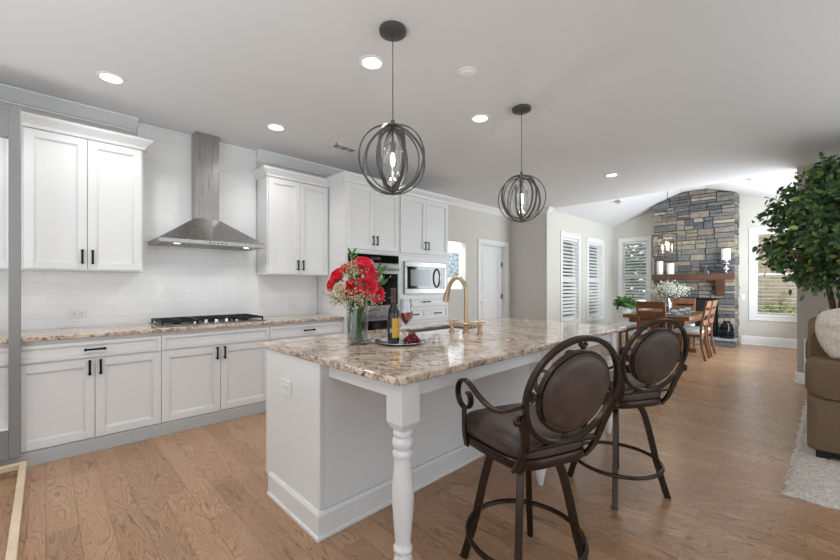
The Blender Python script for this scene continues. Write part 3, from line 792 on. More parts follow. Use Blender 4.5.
# cooktop
ck = thing('gas_cooktop', 'black and steel gas cooktop with five knobs on the worktop', 'cooktop', (-4.16, 1.16, 0.919))
X0, X1, Y0, Y1 = -4.41, -3.905, 0.705, 1.615
bm = box(B(), X0, X1, Y0, Y1, 0.9185, 0.928); obj('steel_top', bm, M_steel, ck, bevel=0.003)
for k in range(3):
    a = Y0 + .012 + k * (Y1 - Y0 - .024) / 3; b = a + (Y1 - Y0 - .024) / 3 - .006
    bm = B(); xa, xb = X0 + .02, (X1 - .10 if k == 1 else X1 - .02); z0, z1 = .950, .966
    for (p0, p1, q0, q1) in ((xa, xb, a, a + .012), (xa, xb, b - .012, b), (xa, xa + .012, a, b), (xb - .012, xb, a, b), (xa, xb, (a + b) / 2 - .006, (a + b) / 2 + .006)):
        box(bm, p0, p1, q0, q1, z0, z1)
    for f in (.25, .5, .75): box(bm, xa + (xb - xa) * f - .006, xa + (xb - xa) * f + .006, a, b, z0, z1)
    for (px, py) in ((xa, a), (xa, b - .012), (xb - .012, a), (xb - .012, b - .012)): box(bm, px, px + .012, py, py + .012, .929, z0)
    obj('grate', bm, M_iron, ck, smooth=False)
for (x, y, r) in ((-4.29, .86, .045), (-4.05, .86, .035), (-4.2, 1.16, .058), (-4.29, 1.46, .045), (-4.05, 1.46, .035)):
    bm = lathe(B(), [(r, .9285), (r, .936), (r * .75, .938), (r * .75, .946), (r * .3, .948)], (x, y, 0), 20); obj('burner', bm, M_iron, ck)
for i in range(5):
    y = .98 + i * .09
    bm = lathe(B(), [(.021, .9285), (.021, .932), (.016, .934), (.015, .958), (.012, .961)], (X1 - .045, y, 0), 16); obj('knob', bm, M_chrome, ck)

# outlets and switches
def plate(name, label, cat, face, c, w, h, kind='duplex', normal='+x'):
    """wall plate; c=(u,z)"""
    def P(u, v, z):
        return {'+x': (face + v, u, z), '-y': (u, face - v, z)}[normal]
    def bx(bm, u0, u1, v0, v1, za, zb):
        p = P(u0, v0, za); q = P(u1, v1, zb); box(bm, p[0], q[0], p[1], q[1], za, zb)
    t = thing(name, label, cat, P(c[0], 0, c[1]))
    bm = B(); bx(bm, c[0] - w / 2, c[0] + w / 2, 0.0005, 0.007, c[1] - h / 2, c[1] + h / 2); obj('plate', bm, M_plastic, t, bevel=0.002)
    horizontal = w > h
    for s in (-1, 1):
        du, dz = (s * .022, 0) if horizontal else (0, s * .022)
        if kind == 'duplex':
            bm = B(); bx(bm, c[0] + du - .016, c[0] + du + .016, .007, .0095, c[1] + dz - .016, c[1] + dz + .016)
            so = obj('socket', bm, M_plastic, t, bevel=0.002)
            bm = B()
            for q in (-1, 1):
                if horizontal: bx(bm, c[0] + du - .004, c[0] + du + .006, .0095, .0100, c[1] + q * .006 - .0015, c[1] + q * .006 + .0015)
                else: bx(bm, c[0] + q * .006 - .0015, c[0] + q * .006 + .0015, .0095, .0100, c[1] + dz - .004, c[1] + dz + .006)
            obj('slots', bm, M_dark, so, smooth=False)
        elif s > 0:
            bm = B(); bx(bm, c[0] - .016, c[0] + .016, .007, .011, c[1] - .032, c[1] + .032); obj('rocker', bm, M_plastic, t, bevel=0.002)
plate('power_outlet', 'white outlet on the backsplash between the grey frame and cooktop', 'outlet', XW + .010, (0.20, 1.037), .118, .074)
plate('power_outlet', 'white outlet on the backsplash right of the cooktop', 'outlet', XW + .010, (2.17, 1.035), .118, .074)
plate('light_switch', 'white switch plate on the wall between fireplace and right window', 'switch', YB, (-0.97, 1.03), .075, .12, 'rocker', '-y')

# grey frame at the left edge
gf = thing('tall_grey_frame', 'tall grey painted frame standing at the left picture edge', 'frame', (XB + .03, -0.5, 0.103))
xa, xb = XB + .002, XB + .062
bm = B()
box(bm, xa, xb, -0.181, -0.123, 0.103, 2.50); obj('stile', bm, M_gray, gf, bevel=0.003)
bm = B(); box(bm, xa, xb, -0.95, -0.893, 0.103, 2.50); obj('stile', bm, M_gray, gf, bevel=0.003)
bm = B(); box(bm, xa, xb, -0.893, -0.181, 2.285, 2.50); obj('top_rail', bm, M_gray, gf, bevel=0.003)
bm = B(); box(bm, xa, xb, -0.893, -0.181, 0.103, 0.30); obj('bottom_rail', bm, M_gray, gf, bevel=0.003)
bm = B(); box(bm, xa - .001, xb + .004, -0.893, -0.181, 0.301, 0.312); obj('sill_strip', bm, M_trim, gf, bevel=0.001)

# pale wooden stand on the floor
st = thing('wooden_stand', 'low pale wooden stand frame on the floor below the grey frame', 'stand', (-3.0, -0.5, 0))
for (a, b, c_, d_) in ((-3.70, -2.0, -0.128, -0.092), (-3.70, -2.0, -0.95, -0.914)):
    obj('side_rail', box(B(), a, b, c_, d_, .045, .082), M_pale, st, bevel=0.003)
for (a, b) in ((-3.74, -3.70), (-2.0, -1.96)):
    obj('end_rail', box(B(), a, b, -0.95, -0.092, .045, .082), M_pale, st, bevel=0.003)
for (a, b) in ((-3.735, -0.945), (-2.0, -0.13), (-2.0, -0.945)):
    obj('foot', box(B(), a, a + .03, b, b + .03, 0, .045), M_pale, st, bevel=0.002)

# ------------------------------------------------------------------ island
isl = thing('kitchen_island', 'white kitchen island base with turned legs under the overhang', 'island', (-2.0, 2.3, 0))
bx0, bx1, by0, by1 = -2.335, -1.735, 0.990, 3.50
obj('body', box(B(), bx0 + .02, bx1, by0 + .018, by1, 0.095, 0.883), M_isl, isl, bevel=0.002)
obj('end_panel', box(B(), -2.385, bx1 + .006, by0 - .002, by0 + .018, 0.10, 0.883), M_isl, isl, bevel=0.002)
BBI = [(0, 0), (0.026, 0), (0.026, 0.014), (0.018, 0.020), (0.018, 0.118), (0.010, 0.132), (0, 0.134)]
bm = sweep(B(), [(bx0 + .02, by0), (bx1 + .006, by0), (bx1 + .006, by1), (bx0 + .02, by1)][::-1], [(-o, z) for o, z in BBI]); obj('baseboard', bm, M_isl, isl, angle=25)
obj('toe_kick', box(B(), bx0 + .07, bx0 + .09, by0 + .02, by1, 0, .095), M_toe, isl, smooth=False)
# kitchen-side doors
for k in range(4):
    a = by0 + .03 + k * .62
    bm = shaker(B(), 0, -(a + .61), -a, .115, .86); bm.transform(Matrix.Rotation(pi, 4, 'Z')); bm.transform(Matrix.Translation((bx0 + .019, 0, 0)))
    dd = obj('door', bm, M_isl, isl, bevel=0.002)
ax0, ax1 = bx1 + .006, -1.165
bm = B(); box(bm, ax0, -1.25, 1.04, 1.062, .808, .883); obj('apron', bm, M_isl, isl, bevel=0.002)
bm = B(); box(bm, -1.19, -1.168, 1.13, 3.45, .808, .883); obj('apron', bm, M_isl, isl, bevel=0.002)
bm = B(); box(bm, ax0, -1.25, 3.48, 3.502, .808, .883); obj('apron', bm, M_isl, isl, bevel=0.002)
LEG = [(.0165, 0), (.018, .004), (.026, .05), (.036, .095), (.040, .115), (.038, .135), (.031, .148), (.030, .152), (.039, .158), (.041, .168), (.039, .178), (.032, .185),
       (.033, .20), (.040, .28), (.047, .38), (.046, .43), (.040, .50), (.035, .555), (.035, .558), (.043, .562), (.045, .572), (.043, .582), (.036, .588), (.036, .592), (.044, .602), (.047, .617), (.044, .632), (.036, .642), (.042, .648), (.043, .658), (.041, .668), (.030, .678)]
for (x, y) in ((-1.20, 1.08), (-1.20, 2.27), (-1.20, 3.47)):
    bm = B(); lathe(bm, LEG, (x, y, 0), 28)
    h = .05
    a = [(x - h, y - h), (x + h, y - h), (x + h, y + h), (x - h, y + h)]; c = [(x - .036, y - .036), (x + .036, y - .036), (x + .036, y + .036), (x - .036, y + .036)]
    hexa(bm, [(p[0], p[1], .676) for p in c] + [(p[0], p[1], .705) for p in a])
    box(bm, x - h, x + h, y - h, y + h, .705, .8835)
    obj('leg', bm, M_isl, isl, angle=50)
# island top with sink cut-out
ix0, ix1, iy0, iy1 = -2.475, -1.118, 0.978, 3.70
sx0, sx1, sy0, sy1 = -2.35, -1.98, 2.02, 2.72
def rounded(x0, x1, y0, y1, r, n=5):
    out = []
    for (cx, cy, a0) in ((x1 - r, y1 - r, 0), (x0 + r, y1 - r, 90), (x0 + r, y0 + r, 180), (x1 - r, y0 + r, 270)):
        for i in range(n + 1):
            a = radians(a0 + 90 * i / n); out.append((cx + r * cos(a), cy + r * sin(a)))
    return out
def slab_hole(outer, inner, z0, z1):
    bm = B()
    def ring(poly, z): return [bm.verts.new((x, y, z)) for x, y in poly]
    o0, o1, i0, i1 = ring(outer, z0), ring(outer, z1), ring(inner, z0), ring(inner, z1)
    n = len(outer)
    for k in range(n):
        j = (k + 1) % n
        bm.faces.new([o0[k], o0[j], o1[j], o1[k]]); bm.faces.new([i0[j], i0[k], i1[k], i1[j]])
        bm.faces.new([o1[k], o1[j], i1[j], i1[k]]); bm.faces.new([o0[j], o0[k], i0[k], i0[j]])
    return bm
it = setp(obj('island_worktop', slab_hole(rounded(ix0, ix1, iy0, iy1, .03), rounded(sx0, sx1, sy0, sy1, .03), .884, .916), M_granite, bevel=0.007, seg=3), 'thick beige and brown granite island top with a sink cut-out', 'worktop')
sk = thing('sink', 'undermounted steel sink in the island top', 'sink', ((sx0 + sx1) / 2, (sy0 + sy1) / 2, .70))
bm = B()
sxa, sxb, sya, syb = sx0 + .002, sx1 - .002, sy0 + .002, sy1 - .002
for (a, b, c, d_) in ((sxa, sxa + .006, sya, syb), (sxb - .006, sxb, sya, syb), (sxa, sxb, sya, sya + .006), (sxa, sxb, syb - .006, syb)): box(bm, a, b, c, d_, .69, .905)
box(bm, sxa, sxb, sya, syb, .684, .69)
obj('basin', bm, mat('dark_sink_steel', rgb(112, 106, 100), .4, .5), sk, bevel=0.002)
obj('drain', lathe(B(), [(.04, .6905), (.04, .694), (.02, .692)], ((sx0 + sx1) / 2, (sy0 + sy1) / 2, 0), 18), M_chrome, sk)
# faucet (champagne bronze)
fx, fy, fz = -1.84, 2.31, .9165
fc = thing('kitchen_faucet', 'champagne bronze gooseneck faucet beside the island sink', 'faucet', (fx, fy, fz))
obj('base', lathe(B(), [(.030, 0), (.030, .008), (.022, .014), (.020, .06), (.023, .065), (.023, .075), (.018, .082), (.0165, .10)], (fx, fy, fz), 20), M_gold, fc)
sp = spline([(fx, fy, fz + .09), (fx, fy, fz + .18), (fx, fy, fz + .30), (fx - .015, fy - .003, fz + .375), (fx - .07, fy - .012, fz + .425), (fx - .13, fy - .02, fz + .395), (fx - .16, fy - .025, fz + .33)], 8)
obj('spout', tube(B(), sp, circ(.0165, 14), up=(0, 1, 0)), M_gold, fc)
bm = B(); tube(bm, [(fx - .158, fy - .025, fz + .335), (fx - .166, fy - .026, fz + .315), (fx - .178, fy - .028, fz + .27), (fx - .183, fy - .029, fz + .235)], circ(1.0, 16), up=(0, 1, 0), scale=[.0175, .0195, .024, .0265])
obj('spray_head', bm, M_gold, fc)
bm = B(); tube(bm, [(fx - .115, fy - .05, fz + .072), (fx + .135, fy + .012, fz + .062)], circ(.0105, 12)); obj('bridge', bm, M_gold, fc)
for (px, py) in ((fx - .105, fy - .045), (fx + .125, fy + .010)):
    hnd = obj('side_post', lathe(B(), [(.024, 0), (.024, .008), (.016, .012), (.0155, .05), (.019, .055), (.019, .085), (.014, .094)], (px, py, fz), 16), M_gold, fc)
    bm = B(); tube(bm, [(px - .03, py - .03, fz + .088), (px + .03, py + .03, fz + .092)], circ(.0055, 10)); tube(bm, [(px - .03, py + .03, fz + .088), (px + .03, py - .03, fz + .092)], circ(.0055, 10)); obj('cross_handle', bm, M_gold, hnd)
# outlet on the island end (faces -y)
plate('power_outlet', 'white outlet on the end panel of the island', 'outlet', by0 - .002, (-2.10, .695), .125, .085, 'duplex', '-y')

# ------------------------------------------------------------------ things on the island
def sph(bm, c, r): return ball(bm, c, r, 10, 7)
TZ = .9165
# tray
tx, ty = -1.80, 1.60
tr = thing('serving_tray', 'round polished silver tray under the wine bottle and grapes', 'tray', (tx, ty, TZ))
obj('plate', lathe(B(), [(.09, TZ), (.12, TZ + .002), (.145, TZ + .012), (.162, TZ + .014), (.162, TZ + .017), (.144, TZ + .0155), (.118, TZ + .006), (.0, TZ + .0055)], (tx, ty, 0), 40, cap=False), M_silver, tr)
for s in (-1, 1):
    hx, hy = tx + s * .162 * .72, ty + s * .162 * .69
    bm = tube(B(), bez((hx - s * .03, hy + s * .03, TZ + .016), (hx + s * .02, hy + s * .07, TZ + .03), (hx + s * .07, hy + s * .02, TZ + .03), (hx + s * .03, hy - s * .03, TZ + .016)), circ(.005, 8)); obj('handle', bm, M_silver, tr)
TT = TZ + .0063
# wine bottle
wb = thing('wine_bottle', 'dark wine bottle with a mustard label standing on the silver tray', 'bottle', (tx - .005, ty - .055, TT))
bxx, byy = tx - .005, ty - .055
obj('glass_body', lathe(B(), [(.030, TT), (.0365, TT + .004), (.0375, TT + .02), (.0375, TT + .175), (.035, TT + .195), (.024, TT + .225), (.0155, TT + .25), (.014, TT + .30)], (bxx, byy, 0), 28), M_bottle, wb)
obj('foil_neck', lathe(B(), [(.0152, TT + .25), (.0158, TT + .255), (.0150, TT + .325), (.0168, TT + .328), (.0168, TT + .338), (.015, TT + .340)], (bxx, byy, 0), 20), M_foil, wb)
bm = B(); n = 16
ring0 = []; ring1 = []
a0 = math.atan2(-byy, -bxx) - radians(-15)
for i in range(n + 1):
    a = a0 - radians(28) + radians(150) * i / n
    ring0.append(bm.verts.new((bxx + .0379 * cos(a), byy + .0379 * sin(a), TT + .035))); ring1.append(bm.verts.new((bxx + .0379 * cos(a), byy + .0379 * sin(a), TT + .155)))
for i in range(n): bm.faces.new([ring0[i], ring0[i + 1], ring1[i + 1], ring1[i]])
lab = obj('paper_label', bm, M_label, wb)
bm = B()
for (sa, ea, zc) in ((50, 310, .105),):
    pts = []
    for i in range(14):
        t_ = radians(sa + (ea - sa) * i / 13); a = a0 + radians(48) + (.010 * cos(t_)) / .0382
        pts.append((bxx + .0382 * cos(a), byy + .0382 * sin(a), TT + zc + .010 * sin(t_)))
    tube(bm, pts, circ(.0013, 6))
obj('emblem', bm, M_dark, lab)
# wine glass
gx, gy = tx - .015, ty + .060
wg = thing('wine_glass', 'stemmed glass of rose wine standing behind the grapes on the tray', 'glass', (gx, gy, TT))
GK = 1.16
def gp(pr): return [(r * GK, TT + (z) * GK) for r, z in pr]
obj('bowl', lathe(B(), gp([(.004, .088), (.012, .094), (.034, .125), (.0395, .145), (.0385, .175), (.0325, .232), (.0315, .232), (.0375, .175), (.0385, .145), (.033, .127), (.011, .097), (.002, .095)]), (gx, gy, 0), 28, cap=False), M_clear, wg)
obj('stem', lathe(B(), gp([(.034, .0), (.034, .002), (.010, .006), (.004, .012), (.0035, .08), (.005, .0875)]), (gx, gy, 0), 20), M_clear, wg)
obj('wine', lathe(B(), gp([(.002, .0965), (.0105, .0985), (.032, .128), (.0370, .147), (.0372, .156)]), (gx, gy, 0), 24), M_wine, wg)
# grapes
gr = thing('grape_bunch', 'small bunch of dark red grapes on the silver tray', 'grapes', (tx + .055, ty + .045, TT))
rg = random.Random(11); gpos = []
for lay, cnt, rr in ((0, 11, .042), (1, 8, .030), (2, 3, .014)):
    for i in range(cnt):
        a = 2 * pi * i / cnt + lay * .5; q = rr * (1.0 if i % 2 or lay == 2 else .55)
        gpos.append((tx + .055 + q * cos(a), ty + .045 + q * sin(a), TT + .0125 + lay * .0165))
proto = None
for p_ in gpos:
    if proto is None:
        proto = obj('grape', ball(B(), (0, 0, 0), .0140, 12, 8), M_grape, gr, world=False); proto.location = (0, 0, 0); c = proto
    else:
        c = proto.copy(); COL.objects.link(c); c.parent = gr; WM[c.name] = WM[gr.name].copy()
    c.location = Vector(p_) - Vector((tx + .055, ty + .045, TT))
bm = tube(B(), [(tx + .055, ty + .045, TT + .04), (tx + .06, ty + .05, TT + .062), (tx + .075, ty + .055, TT + .068)], circ(.002, 6)); obj('stem', bm, M_bark, gr)

# vase and bouquet
vx, vy = -1.955, 1.38
vs = thing('glass_vase', 'clear cylindrical glass vase holding the red rose bouquet', 'vase', (vx, vy, TZ))
VP = [(.0, TZ + .001), (.062, TZ), (.066, TZ + .004), (.064, TZ + .10), (.070, TZ + .255), (.0675, TZ + .255), (.0615, TZ + .10), (.0615, TZ + .016), (.0, TZ + .014)]
obj('glass', lathe(B(), VP, (vx, vy, 0), 32, cap=False), M_vase, vs)
obj('water', lathe(B(), [(.0605, TZ + .017), (.0606, TZ + .10), (.063, TZ + .165)], (vx, vy, 0), 28), M_water, vs)
FW = Vector((-sin(YAW), cos(YAW), 0)); RT = Vector((cos(YAW), sin(YAW), 0))   # two horizontal axes of the bouquet
def rose_mesh():
    bm = B(); r = random.Random(2)
    lay = ((5, 1.0, .72, .10), (5, .86, .90, .7), (5, .70, 1.02, .3), (4, .54, 1.08, .9), (3, .38, 1.10, 1.3), (3, .22, 1.12, .2))
    for li, (cnt, R_, hh, off) in enumerate(lay):
        for i in range(cnt):
            a = 2 * pi * i / cnt + off; m, k = 6, 6; g = []
            for u in range(m + 1):
                row = []
                for v in range(k + 1):
                    uu = (u / m - .5) * (2.5 * 2 * pi / cnt / 2); t_ = v / k
                    rad = R_ * (sin(min(1, t_ * 1.1) * pi / 2) * .95) * (1 + .06 * sin(3 * uu))
                    curl = max(0, t_ - .72) * (.9 if li < 2 else .12 if li < 4 else -.3)
                    rad += curl * .55
                    z = hh * (t_ ** .85) * (1 - .25 * (uu / 1.6) ** 2) - abs(curl) * .4
                    row.append(bm.verts.new(((rad) * cos(a + uu), rad * sin(a + uu), z - .45)))
                g.append(row)
            for u in range(m):
                for v in range(k): bm.faces.new([g[u][v], g[u + 1][v], g[u + 1][v + 1], g[u][v + 1]])
    return bm
def rose(label, off, r, m, rx, name='rose'):
    """off = (right, forward, up above vase rim)"""
    c = Vector((vx, vy, TZ + .255 + off[2])) + RT * off[0] + FW * off[1]
    t = thing(name, label, 'flower', c, 0, 'roses in the bouquet')
    bm = rose_mesh(); d = Vector((off[0] * RT + off[1] * FW)) + Vector((0, 0, max(.03, off[2] * .8))); d -= FW * .13
    q = d.normalized().to_track_quat('Z', 'Y').to_matrix().to_4x4()
    bm.transform(Matrix.Translation(c) @ q @ Matrix.Rotation(rx, 4, 'Z') @ Matrix.Diagonal((r, r, r * 1.0, 1)))
    obj('bloom', bm, m, t, angle=80)
    ang = math.atan2(off[1], off[0] + 1e-4) + 2.4
    foot = Vector((vx + .038 * cos(ang), vy + .038 * sin(ang), TZ + .02)); mid = Vector((vx + off[0] * .12 * RT.x, vy + off[0] * .12 * RT.y, TZ + .24)) + FW * off[1] * .1
    bm = tube(B(), bez(foot, foot.lerp(mid, .6), mid, c - d.normalized() * r * .4, 10), circ(.0045, 7), up=(0.3, .9, .1)); obj('stem', bm, M_stem, t)
    return t
RO = [('large red rose at the left edge of the bouquet', (-.115, -.01, .165), .058, M_red), ('red rose at the far left below the big left rose', (-.150, -.01, .115), .046, M_red),
      ('red rose in the upper left of the bouquet beside the baby\'s breath', (-.070, .03, .205), .054, M_red), ('deep pink rose at the very top of the bouquet', (.035, .01, .240), .062, M_pink),
      ('deep pink rose just right of the topmost rose', (.072, -.02, .185), .054, M_pink), ('red rose low in the centre above the vase rim', (-.022, -.06, .090), .054, M_red),
      ('deep pink rose at the right side of the bouquet', (.072, -.06, .105), .060, M_pink), ('deep pink rose lowest on the right of the bouquet', (.115, -.03, .060), .054, M_pink),
      ('red rose behind the centre of the bouquet', (-.02, .08, .215), .050, M_red)]
for i, (lb, of, r, m) in enumerate(RO): rose(lb, of, r, m, i * .9, 'rose')
rose('cream rose low at the left front of the bouquet', (-.095, -.06, .085), .046, M_cream, .3)
rose('cream rose at the upper right of the bouquet beside green leaves', (.112, .02, .165), .042, M_cream, 1.3)
def sprays(name, label, clusters, seed, m, base, rim, group=None, dots=46, dr=.0055, spread=.055):
    rr = random.Random(seed); t = thing(name, label, 'flowers', base)
    bm = B(); bs = B()
    for c in clusters:
        c = Vector(c)
        root = Vector((base[0] + rr.uniform(-.02, .02), base[1] + rr.uniform(-.02, .02), rim - .12))
        nd = c.lerp(root, .35)
        tube(bs, [root, Vector((base[0], base[1], rim)).lerp(nd, .4), nd, c], circ(.0012, 5), up=(.2, .9, .1))
        for _ in range(dots):
            p = c + Vector((rr.gauss(0, spread * .5), rr.gauss(0, spread * .5), rr.gauss(0, spread * .45)))
            bmesh.ops.create_icosphere(bm, subdivisions=1, radius=dr * rr.uniform(.6, 1.2), matrix=Matrix.Translation(p))
            if rr.random() < .4: tube(bs, [nd.lerp(c, .6), p], circ(.0006, 3), up=(.2, .9, .1))
    setp(obj('blossoms', bm, m, t), kind='stuff'); setp(obj('stems', bs, M_stem, t), kind='stuff')
    return t
def bq(a, b, z): return Vector((vx, vy, TZ + .255 + z)) + RT * a + FW * b
sprays('babys_breath', 'cream baby\'s breath filling the rose bouquet', [bq(-.025, -.05, .175), bq(-.02, -.02, .20), bq(-.03, .0, .225), bq(-.08, -.08, .05), bq(-.03, -.09, .035), bq(.03, -.09, .05), bq(.07, -.07, .03), bq(-.12, -.04, .03), bq(.11, -.03, .02), bq(.115, .02, .19), bq(-.05, 0, .05), bq(.04, .03, .05), bq(.01, -.05, .165), bq(.03, -.06, .03), bq(-.15, 0, .05)], 5, M_breath, (vx, vy, TZ + .02), TZ + .26, dots=80, dr=.0042, spread=.066)
def sprig(label, tip, n, L):
    tip = bq(*tip); root = Vector((vx, vy, TZ + .2)); t = thing('leaf_sprig', label, 'leaves', (vx, vy, TZ + .1), 0, 'green sprigs in the bouquet')
    pts = bez(root, root + Vector((0, 0, .08)), tip - Vector((0, 0, .05)), tip, 10)
    obj('stem', tube(B(), pts, circ(.0022, 6), up=(.3, .9, .1)), M_stem, t)
    bm = B(); rr = random.Random(n + int(L * 1000))
    for i in range(n):
        p = pts[-1 - (i // 2) % 5]; dirn = (tip - root).normalized() + RT * (1 if i % 2 else -.4) * .9 + Vector((0, 0, rr.uniform(-.3, .4)))
        dirn.normalize(); s = dirn.cross(FW).normalized(); w = L * .15
        P = [p, p + dirn * L * .35 + s * w, p + dirn * L * .75 + s * w * .6, p + dirn * L, p + dirn * L * .75 - s * w * .6, p + dirn * L * .35 - s * w]
        P = [bm.verts.new(q - FW * .006 * (k % 3)) for k, q in enumerate(P)]; bm.faces.new(P)
    obj('leaves', bm, M_green, t, smooth=False)
sprig('green leaf sprig rising at the top left of the bouquet', (-.03, -.02, .295), 4, .055)
sprig('green leaf sprig sticking out at the upper right of the bouquet', (.135, .0, .20), 6, .06)
sprig('green leaf sprig drooping at the lower right of the bouquet', (.150, -.02, .125), 5, .055)
sprig('green leaf sprig hidden low among the central roses', (.02, -.07, .10), 5, .06)

# ------------------------------------------------------------------ bar stools (front = local +x)
def seat_outline(k=1.0, n=40, fx=.225, bxk=-.205, wf=.232, wb=.19):
    out = []
    for i in range(n):
        a = 2 * pi * i / n; ca, sa = cos(a), sin(a); e = .44
        x = math.copysign(abs(ca) ** e, ca); y = math.copysign(abs(sa) ** e, sa)
        X = x * (fx if x > 0 else -bxk); tt = (X - bxk) / (fx - bxk); w = wb + (wf - wb) * min(1, tt * 1.05)
        out.append((X * k, y * w * k))
    return out
def make_stool(label, loc, ang):
    t = thing('bar_stool', label, 'bar stool', loc, ang, 'bar stools at the island')
    W_ = dict(world=False)
    # swivel and legs
    bm = lathe(B(), [(.09, .525), (.10, .53), (.10, .545), (.14, .55), (.14, .562)], (0, 0, 0), 24); box(bm, -.15, .15, -.02, .02, .545, .563); box(bm, -.02, .02, -.15, .15, .545, .563)
    obj('swivel_plate', bm, M_bronze, t, **W_)
    for k in range(4):
        a = radians(45 + 90 * k); c, s = cos(a), sin(a)
        pr_ = [(.115, .548), (.150, .50), (.178, .40), (.200, .30), (.216, .22), (.228, .175), (.248, .10), (.278, .0)]
        pts = spline([(r * c, r * s, z) for r, z in pr_], 4)
        bm = tube(B(), pts, rect(.036, .028), up=(-s, c, 0)); bm.verts.ensure_lookup_table()
        # up vector = tangential keeps the flat side facing out
        obj('leg', bm, M_bronze, t, **W_, bevel=0.003)
    n = 56
    bm = tube(B(), [(.252 * cos(2 * pi * i / n), .252 * sin(2 * pi * i / n), .178) for i in range(n)], circ(.0115, 10), closed=True); obj('foot_ring', bm, M_bronze, t, **W_)
    # seat frame (tub) and cushion
    o = seat_outline()
    bm = B(); rings = []
    for (k, z) in ((.90, .562), (1.0, .566), (1.02, .575), (1.02, .600), (1.0, .606), (.93, .606)):
        rings.append([bm.verts.new((x * k, y * k, z)) for x, y in o])
    m = len(o)
    for a, b in zip(rings, rings[1:]):
        for i in range(m): bm.faces.new([a[i], a[(i + 1) % m], b[(i + 1) % m], b[i]])
    bm.faces.new(list(reversed(rings[0]))); bm.faces.new(rings[-1]); obj('seat_frame', bm, M_bronze, t, **W_)
    bm = B(); rings = []
    for (k, z) in ((.96, .6065), (1.0, .615), (1.015, .635), (1.0, .660), (.93, .680), (.78, .694), (.5, .704), (.2, .707)):
        rings.append([bm.verts.new((x * k, y * k, z)) for x, y in o])
    for a, b in zip(rings, rings[1:]):
        for i in range(m): bm.faces.new([a[i], a[(i + 1) % m], b[(i + 1) % m], b[i]])
    bm.faces.new(list(reversed(rings[0]))); bm.faces.new(rings[-1]); obj('seat', bm, M_leather, t, **W_, angle=60)
    bm = tube(B(), [(x * 1.012, y * 1.012, .655) for x, y in o], circ(.004, 6), closed=True); obj('piping', bm, M_leather, t, **W_)
    # back: plane leaning backwards
    def bp(u, z, off=0.0):            # u to the sitter's left(+y) ; z world ; lean back with height
        return Vector((-.215 - .25 * (z - .60) - off, u, z))
    zc, hu, hv = .880, .222, .208
    n = 64
    nb = Vector((1, 0, .25)).normalized()
    def oval(u, v, off, prof, zc_=zc):
        return tube(B(), [bp(u * cos(2 * pi * i / n), zc_ + v * sin(2 * pi * i / n), off) for i in range(n)], prof, up=nb, closed=True)
    obj('back_ring', oval(hu, hv, 0, rect(.020, .021)), M_bronze, t, **W_, bevel=0.003)
    obj('inner_ring', oval(hu - .056, hv - .050, 0, rect(.012, .022)), M_bronze, t, **W_, bevel=0.003)
    bm = B(); rows = []
    for (k, off) in ((.4, -.032), (.75, -.027), (.93, -.018), (1.0, -.004), (1.0, .010), (.95, .024), (.8, .033), (.45, .038)):
        rows.append([bm.verts.new(bp((hu - .066) * k * cos(2 * pi * i / 40), zc + (hv - .059) * k * sin(2 * pi * i / 40), off)) for i in range(40)])
    for a, b in zip(rows, rows[1:]):
        for i in range(40): bm.faces.new([a[i], a[(i + 1) % 40], b[(i + 1) % 40], b[i]])
    bm.faces.new(rows[0]); bm.faces.new(list(reversed(rows[-1]))); obj('back_pad', bm, M_leather, t, **W_, angle=60)
    bm = tube(B(), [bp((hu - .066) * cos(2 * pi * i / 48), zc + (hv - .059) * sin(2 * pi * i / 48), .016) for i in range(48)], circ(.004, 6), up=nb, closed=True); obj('back_piping', bm, M_leather, t, **W_)
    for k in range(4):
        a = pi / 2 * k; c, s = cos(a), sin(a)
        p = bp((hu - .033) * c, zc + (hv - .030) * s)
        bm = B(); ball(bm, p, .0125, 12, 8, (1, 1, 1))
        for e in (-1, 1):
            q = p + Vector((0, -s * e * .011, c * e * .011)); ball(bm, q + Vector((0, c * .006, s * .006)), .0095, 10, 7)
        obj('connector', bm, M_bronze, t, **W_)
    for s in (-1, 1):
        pts = spline([(-.165, s * .178, .560), (-.200, s * .186, .610), tuple(bp(s * .186, .66, -.004)), tuple(bp(s * .196, .72, .0)), tuple(bp(s * .216, .775, .0)), tuple(bp(s * .236, .800, 0)), tuple(bp(s * .246, .792, 0))], 6)
        bm = tube(B(), pts, rect(.013, .034), up=(0, s, 0.05)); ball(bm, bp(s * .246, .790), .014, 10, 7, (1.1, 1, 1)); obj('back_post', bm, M_bronze, t, **W_, bevel=0.002)
    # a cross bar under the oval
    bm = tube(B(), [bp(-.18, .668, .0), bp(0, .672, 0), bp(.18, .668, 0)], rect(.014, .024), up=nb); obj('back_rail', bm, M_bronze, t, **W_, bevel=0.002)
    # arms
    for s in (-1, 1):
        X0, Y0 = .135, s * .222
        up_ = spline([(X0 - .01, Y0, .555), (X0 - .008, Y0 + s * .010, .61), (X0 - .004, Y0 + s * .010, .68), (X0 + .004, Y0 + s * .006, .728)], 5)
        bm = tube(B(), up_, rect(.030, .012), up=(0, s, 0)); obj('arm_bracket', bm, M_bronze, t, **W_, bevel=0.002)
        e1 = bp(s * (hu + .002), .850)
        Yk = Y0 + s * .005
        full = spline([(X0 - .022, Yk, .802), (X0 - .046, Yk, .790), (X0 - .050, Yk, .758), (X0 - .028, Yk, .733), (X0 + .006, Yk, .727), (X0 + .042, Yk, .742), (X0 + .062, Yk, .778), (X0 + .056, Yk, .818), (X0 + .028, Yk, .846), (X0 - .012, Yk, .852),
                       (X0 - .055, Yk, .838), (X0 - .12, Yk, .808), (X0 - .20, Yk - s * .002, .785), (X0 - .28, Yk - s * .006, .790), (e1.x + .03, e1.y, .835), tuple(e1)], 6)
        bm = tube(B(), full, rect(.011, .026), up=(0, 1, 0)); obj('arm_rest', bm, M_bronze, t, **W_, bevel=0.002)
    return t
